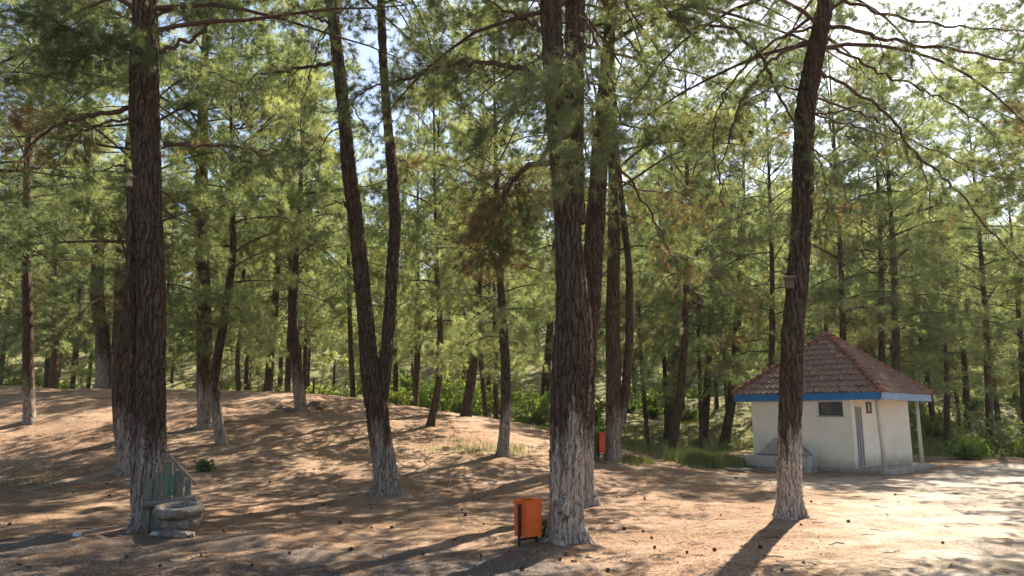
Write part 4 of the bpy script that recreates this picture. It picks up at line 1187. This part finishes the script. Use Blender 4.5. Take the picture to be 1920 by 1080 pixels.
for s_ in (-1, 1):
    c = Tc + tr_n * s_ * .5; mb.box((c[0], c[1], ZG + .32), (TL, .12, .34), ax)
    c = Tc + tr_a * s_ * (TL / 2 - .06); mb.box((c[0], c[1], ZG + .32), (.12, .88, .339), ax)
mb.build('basin_wall', M_TROUGH, trough, bevel=.02, origin=OT)
# gabled back slab
def tp(u, v, z): p = Tc + tr_a * u + tr_n * v; return (p[0], p[1], z)
mb = MB()
prof = [(-.85, .48), (-.3, 1.0), (.3, 1.0), (.85, .48)]
v = [tp(u, -.28 - (z - .48) * .1, ZG + z) for u, z in prof] + [tp(u, -.42 - (z - .48) * .1, ZG + z) for u, z in prof]
mb.add(v, [(0, 1, 2, 3), (7, 6, 5, 4), (0, 4, 5, 1), (1, 5, 6, 2), (2, 6, 7, 3), (3, 7, 4, 0)])
mb.build('back_slab', M_SLAB, trough, bevel=.015, origin=OT)
mb = MB()
v = [tp(u, -.24, ZG + z) for u, z in [(.88, .48), (.62, .82), (.72, .82), (1.0, .48)]] + [tp(u, -.44, ZG + z) for u, z in [(.88, .48), (.62, .82), (.72, .82), (1.0, .48)]]
mb.add(v, [(3, 2, 1, 0), (4, 5, 6, 7), (0, 1, 5, 4), (1, 2, 6, 5), (2, 3, 7, 6), (3, 0, 4, 7)]); mb.build('side_coping', M_TRWHITE, trough, origin=OT)
mb = MB(); mb.box(tp(0, 0, ZG + .36), (TL - .26, .86, .02), ax); mb.build('water', M_GLASS, trough, origin=OT)
# flat stone slab lying at trough's left
mb = MB(); x, y, zz_ = G(1385, 884); mb.box((x, y, zz_ + .05), (.75, .35, .06), ((.97, .2, 0), (-.2, .97, 0), (0, 0, 1))); o = mb.build('flagstone', M_STONE, bevel=.015, origin=(x, y, zz_)); props(o, 'flat pale flagstone lying left of the trough', 'stone')
# short dark stake beside the hut
x, y = P(1711, 860, 27.2).x, 27.2; z_ = float(height(x, y)); mb = MB(); mb.tube([(x, y, z_ - .1), (x - .02, y, z_ + .86)], [.022, .02], 8)
o = mb.build('stake', M_FRAME, origin=(x, y, z_)); props(o, 'thin dark metal stake beyond the right hut post', 'stake')
x, y = P(588, 728, 32.5).x, 32.5; z_ = float(height(x, y)); mb = MB(); mb.tube([(x, y, z_ - .1), (x, y, z_ + .8)], [.05, .045], 8)
o = mb.build('wooden_stake', M_TWIG, origin=(x, y, z_)); props(o, 'short dark wooden stake behind the mound top, right of the whitewashed pine', 'stake')

# ------------------------------------------------------------------ litter bins
def paint(name, c): return simple(name, c, .45, .12, 9, .05, spec=.4, dirt=tuple(k * .6 for k in c))
M_ORANGE = paint('orange_paint', (.62, .1, .007)); M_RED = paint('red_paint', (.55, .06, .015)); M_GREENP = paint('green_paint', (.05, .14, .035))
M_BLACK = simple('black_iron_and_shade', (.02, .018, .017), .6, .2, 10)  # iron of the bin legs; also paints the shade inside the bowl
def rot(a): return ((math.cos(a), math.sin(a), 0), (-math.sin(a), math.cos(a), 0), (0, 0, 1))
def bin_(px, py, wid, dep, z0, z1, ang, mat, label, Y=None, legs=True):
    if Y is None: x, y, zg = G(px, py)
    else: x, y = P(px, py, Y).x, Y; zg = float(height(x, y))
    r_ = empty('litter_bin', (x, y, zg), label, 'litter bin', None, ang)
    w, d, h = wid, dep, z1 - z0; mb = MB(); th = .012
    # flared sheet-metal box, open on top
    for s_ in (-1, 1):
        mb.box((0, s_ * (d / 2 - th / 2), z0 + h / 2), (w, th, h)); mb.box((s_ * (w / 2 - th / 2), 0, z0 + h / 2), (th, d - 2 * th, h))
    mb.box((0, 0, z0 + .012), (w - 2 * th, d - 2 * th, .012)); mb.build('bin_body', mat, r_)
    rim = MB()
    for s_ in (-1, 1):
        rim.box((0, s_ * (d / 2 + .004), z1 - .012), (w + .022, .012, .026)); rim.box((s_ * (w / 2 + .004), 0, z1 - .012), (.012, d - .004, .026))
    rim.build('rim', mat, r_)
    if legs:
        for s_ in (-1, 1):
            m_ = MB(); m_.box((s_ * (w / 2 + .018), 0, (z1 - .07) / 2 - .05), (.022, .04, z1 - .03 + .1)); m_.build('leg', M_BLACK, r_, bevel=.003)
        m_ = MB(); m_.box((0, 0, z0 - .035), (w + .014, .03, .024)); m_.build('crossbar', M_BLACK, r_)
    return r_
bin_(990, 1024, .275, .235, .115, .575, math.radians(221), M_ORANGE, 'square orange litter bin on black legs left of the huge trunk foot')
bin_(1111, 862, .34, .3, .05, .92, math.radians(15), M_GREENP, 'green bin behind the huge trunk, left of the red one', None, False)
bin_(1128, 866, .17, .15, .22, .80, math.radians(20), M_RED, 'narrow red bin between the green bin and the forked whitewashed pine')

# ------------------------------------------------------------------ plank stand + stone basin
def plank_mat():
    m, nt, _, L = new_mat('weathered_green_planks')
    v = coords(nt, (6, 6, .7)); n1 = noise(nt, v, 8, 6, .7); n2 = noise(nt, coords(nt), 5, 4, .6)
    c = ramp(nt, n1, [(.3, (.07, .068, .05)), (.55, (.15, .147, .108)), (.75, (.26, .245, .18))])
    c = mixc(nt, ramp(nt, n2, [(.5, 0.), (.7, .6)]), c, (.16, .125, .095))
    finish(nt, c, .85, n1, .5, .008); return m
M_PLANK = plank_mat(); M_LOG = simple('weathered_log', (.17, .135, .11), .9, .35, 12, .6, stretch=(.5, 1, 1)); M_GREEN_TXT = simple('green_letter_paint', (.012, .16, .07), .6, .15, 15)
YP = YA - .32
def PX(px, py, y=YP): return np.array(P(px, py, y))
zg = float(height(PX(320, 990)[0], YP))
st = empty('plank_screen', (PX(320, 990)[0], YP, zg), 'screen of upright grey-green planks with a painted word, leaning on the large left trunk', 'plank screen')
OS = (PX(320, 990)[0], YP, zg)
# each plank as seen: left px, right px, top px, bottom px
for k, (l, r, t_, b_, dy) in enumerate([(271, 288, 898, 997, 0), (289, 305, 884, 990, .022), (306, 326, 864, 985, -.014), (327, 346, 882, 985, .016), (347, 360, 898, 985, -.006)]):
    p0 = PX(l, t_, YP + dy); p1 = PX(r, t_, YP + dy); zb_ = zg - .08
    mb = MB(); w = p1[0] - p0[0] - .006; h = p0[2] - zb_; cx = (p0[0] + p1[0]) / 2
    xs = np.linspace(-w / 2 + .002, w / 2 - .002, 7); zs = np.linspace(0, h, 14); v = []; 
    for side in (-1, 1):
        for zi, zz_ in enumerate(zs):
            for xi, xx in enumerate(xs):
                wb = .004 * float(vnoise(zz_ * 3 + k, k * 3.1, 0, 5)) ; top = (.012 * float(vnoise(xi * .9, k * 5., 0, 8)) - .2 * abs(xx) * 0) if zi == 13 else 0
                v.append((cx + xx + wb + (zz_ / h - .5) * [.0, .01, -.012, .012, .008][k], YP + dy + side * .013 + .003 * float(vnoise(zz_ * 4, xi * 1.3, k, 3)), zb_ + zz_ + top))
    f = []; nx_ = 7; nz_ = 14; o_ = nx_ * nz_
    for i in range(nz_ - 1):
        for j in range(nx_ - 1):
            q0 = i * nx_ + j; f += [(q0, q0 + 1, q0 + nx_ + 1, q0 + nx_), (o_ + q0 + nx_, o_ + q0 + nx_ + 1, o_ + q0 + 1, o_ + q0)]
        f += [(i * nx_, (i + 1) * nx_, o_ + (i + 1) * nx_, o_ + i * nx_), (o_ + i * nx_ + nx_ - 1, o_ + (i + 1) * nx_ + nx_ - 1, (i + 1) * nx_ + nx_ - 1, i * nx_ + nx_ - 1)]
    for j in range(nx_ - 1): f.append(((nz_ - 1) * nx_ + j, (nz_ - 1) * nx_ + j + 1, o_ + (nz_ - 1) * nx_ + j + 1, o_ + (nz_ - 1) * nx_ + j))
    mb.add(v, f); mb.build('plank', M_PLANK, st, origin=OS)
# rail log across
a = PX(270, 948, YP - .07); b = PX(369, 934, YP - .05)
mb = MB(); ln_ = [a + (b - a) * u for u in np.linspace(0, 1, 9)]; mb.tube(ln_, [.043, .05, .047, .05, .045, .048, .052, .05, .052], 14); mb.build('rail_log', M_LOG, st, smooth=False, origin=OS)
a = PX(316, 852, YP + .25); b = PX(368, 908, YP + .35)
mb = MB(); mb.tube([a, (a + b) / 2, b], [.02, .024, .022], 6); mb.build('brace', M_LOG, st, origin=OS)
# the painted word, written upwards on the tall plank
cu = bpy.data.curves.new('word', 'FONT'); cu.body = 'çam'; cu.size = .26; cu.extrude = .002; cu.align_x = 'LEFT'; cu.offset = .005
tmp = bpy.data.objects.new('word_tmp', cu); COL.objects.link(tmp); bpy.context.view_layer.update()
me = bpy.data.meshes.new_from_object(tmp.evaluated_get(bpy.context.evaluated_depsgraph_get())); bpy.data.objects.remove(tmp)
co = np.zeros(len(me.vertices) * 3); me.vertices.foreach_get('co', co); co = co.reshape(-1, 3)
p_b = PX(319, 929, YP); p_t = PX(317, 891, YP)
Lw = co[:, 0].max() - co[:, 0].min(); hw = .5 * .26
sx = (p_t[2] - p_b[2]) / Lw
xx = (co[:, 0] - co[:, 0].min()) * sx; yy = co[:, 1] * .72
new = np.stack([p_b[0] + .052 - yy * 1.0, np.full(len(co), YP - .028) + -co[:, 2], p_b[2] + xx], 1) - np.array(OS)
me.vertices.foreach_set('co', new.reshape(-1)); me.materials.clear(); me.materials.append(M_GREEN_TXT); me.update()
wd = bpy.data.objects.new('painted_word', me); COL.objects.link(wd); wd.parent = st

def basin_mat():
    m, nt, _, L = new_mat('old_stone'); v = coords(nt)
    n1 = noise(nt, v, 7, 6, .7); n2 = noise(nt, v, 35, 5, .7)
    c = ramp(nt, n2, [(.3, (.12, .098, .078)), (.6, (.26, .22, .18)), (.75, (.38, .33, .28))])
    c = mixc(nt, ramp(nt, n1, [(.45, 0.), (.62, .8)]), c, (.09, .068, .05))
    finish(nt, c, .92, mth(nt, 'MULTIPLY_ADD', n1, .6, mth(nt, 'MULTIPLY', n2, .5)), .8, .03); return m
M_BASIN = basin_mat()
YB = YP - .42
c_ = P(338, 968, YB); zg = float(height(c_.x, YB))
bs = empty('stone_basin', (c_.x, YB, zg), 'round old stone basin with a thick rim in front of the planks', 'basin')
zr = P(338, 945, YB).z - zg
R_ = 42 * YB / F
mb = MB(); mb.lathe([(R_*.5, zr-.1), (R_ * .80, zr - .155), (R_ * .96, zr - .12), (R_ * 1.0, zr - .06), (R_ * .93, zr - .012), (R_ * .8, zr), (R_ * .7, zr - .008), (R_ * .64, zr - .04), (R_ * .6, zr - .13), (.01, zr - .15)], 48, wob=.1, seed=6)
ro = mb.build('rim', M_BASIN, bs, smooth=True); ro.rotation_euler = (.08, 0, 0); ro.location = (0, -.045, 0)
mb = MB(); mb.lathe([(R_ * .86, -.08), (R_ * .8, .04), (R_ * .78, .09), (R_ * .84, .12), (R_ * .9, .15), (R_ * .88, zr - .15), (R_ * .7, zr - .15)], 40, wob=.1, seed=9)
mb.build('foot', M_BASIN, bs, smooth=True)
mb = MB(); mb.lathe([(R_ * .63, zr - .075), (.01, zr - .074)], 24); mb.build('bowl_shade', M_BLACK, bs)  # black disc stands in for the shade inside the bowl
M_ROCK = simple('reddish_rock', (.24, .18, .15), .95, .35, 8, .8, dirt=(.14, .1, .08)); M_PALE = simple('pale_rock', (.5, .47, .44), .9, .2, 10, .6)
def rock(px, py, r, Y, mat, label, seed):
    x = P(px, py, Y).x; zg = float(height(x, Y)); rg = np.random.default_rng(seed)
    n, m_ = 18, 10; v = []
    for i in range(m_ + 1):
        th = PI * i / m_
        for j in range(n):
            ph = 2 * PI * j / n; d = np.array([math.sin(th) * math.cos(ph), math.sin(th) * math.sin(ph), math.cos(th)])
            k = 1 + .38 * float(fbm(d[0] * 1.7 + seed, d[1] * 1.7, d[2] * 1.7, seed, 3)); v.append(d * r * k * (1.15, .95, .72))
    f = [(i * n + j, (i + 1) * n + j, (i + 1) * n + (j + 1) % n, i * n + (j + 1) % n) for i in range(m_) for j in range(n)]
    mb = MB(); mb.add(v, f); o = mb.build('rock', mat); o.location = (x, Y, zg + r * .3); o.rotation_euler = (0, 0, seed)
    props(o, label, 'rock', 'rocks around the foot of the basin'); return o
for k, a in enumerate([(338, 1005, .10, YB - .28, M_ROCK, 'largest reddish rock at the front of the basin foot'), (322, 1008, .07, YB - .26, M_ROCK, 'rock left of the largest one in front of the basin'), (356, 1000, .065, YB - .2, M_ROCK, 'rock right of the largest one in front of the basin'), (293, 996, .06, YB + .05, M_PALE, 'pale grey rock between the planks and the basin foot'), (283, 998, .035, YB - .05, M_PALE, 'small white stone at the foot of the planks'), (250, 996, .085, YB + .1, M_ROCK, 'flat reddish rock left of the planks'), (147, 990, .06, YB - .1, M_PALE, 'lone pale rock on the grey ground far left of the planks')]):
    rock(*a, k + 3)
# earth clods beside the whitewashed pine on the mound
for k, (px, py, r) in enumerate([(528, 768, .14), (540, 772, .12), (590, 762, .16), (600, 768, .15)]):
    x, y, _ = G(px, py); o = rock(px, py, r, y, M_ROCK, ['clod left of the whitewashed pine on the mound, outer one', 'clod left of the whitewashed pine on the mound, inner one', 'clod right of the whitewashed pine on the mound, inner one', 'clod right of the whitewashed pine on the mound, outer one'][k], 30 + k)
    o['group'] = 'earth clods beside a pine on the mound'

# ------------------------------------------------------------------ nest boxes
M_BOX = simple('bare_box_wood', (.42, .35, .25), .8, .2, 10, .3, stretch=(1, 1, 4)); M_BOX2 = simple('reddish_box_wood', (.12, .075, .065), .8, .2, 10, .3)
def nest(px, py, Y, w, h, mat, label, ang):
    c = P(px, py, Y); r_ = empty('nest_box', (c.x, Y, c.z - h / 2), label, 'nest box', None, ang)
    mb = MB(); mb.box((0, 0, h / 2), (w, w * .9, h)); mb.build('box', mat, r_, bevel=.004)
    mb = MB(); mb.box((0, -.02, h + .016), (w * 1.5, w * 1.5, .022), ((1, 0, 0), (0, .97, .22), (0, -.22, .97))); mb.build('roof', M_LOG, r_)
    mb = MB(); A = np.linspace(0, 2 * PI, 16, endpoint=False)
    mb.tube([(-.02, -w * .45 - .004, h * .7), (-.02, -w * .45 + .01, h * .7)], [.017, .017], 14); mb.build('entrance_hole', M_BLACK, r_)
nest(251, 343, YA - .05, .155, .15, M_BOX, 'pale wooden nest box on the large left trunk, under a dead limb', .1)
nest(1480, 530, YR - .27, .13, .18, M_BOX2, 'reddish wooden nest box on the trunk in front of the hut', -.15)

# ------------------------------------------------------------------ sunlit air under the trees
m, nt, _, L = new_mat('air')
pv = N(nt, 'ShaderNodeVolumePrincipled'); pv.inputs['Color'].default_value = (.95, .95, .93, 1)
pv.inputs['Density'].default_value = .00022; pv.inputs['Anisotropy'].default_value = .35
o_ = N(nt, 'ShaderNodeOutputMaterial'); L.new(pv.outputs[0], o_.inputs[1])
zlo, zhi = float(GZ.min()) - 1, float(GZ.max()) + 26
mb = MB(); mb.box((90, 270, (zlo + zhi) / 2), (1200, 780, zhi - zlo))
hz = mb.build('haze', m); props(hz, 'thin sunlit haze in the air under the trees', 'haze', kind='stuff')
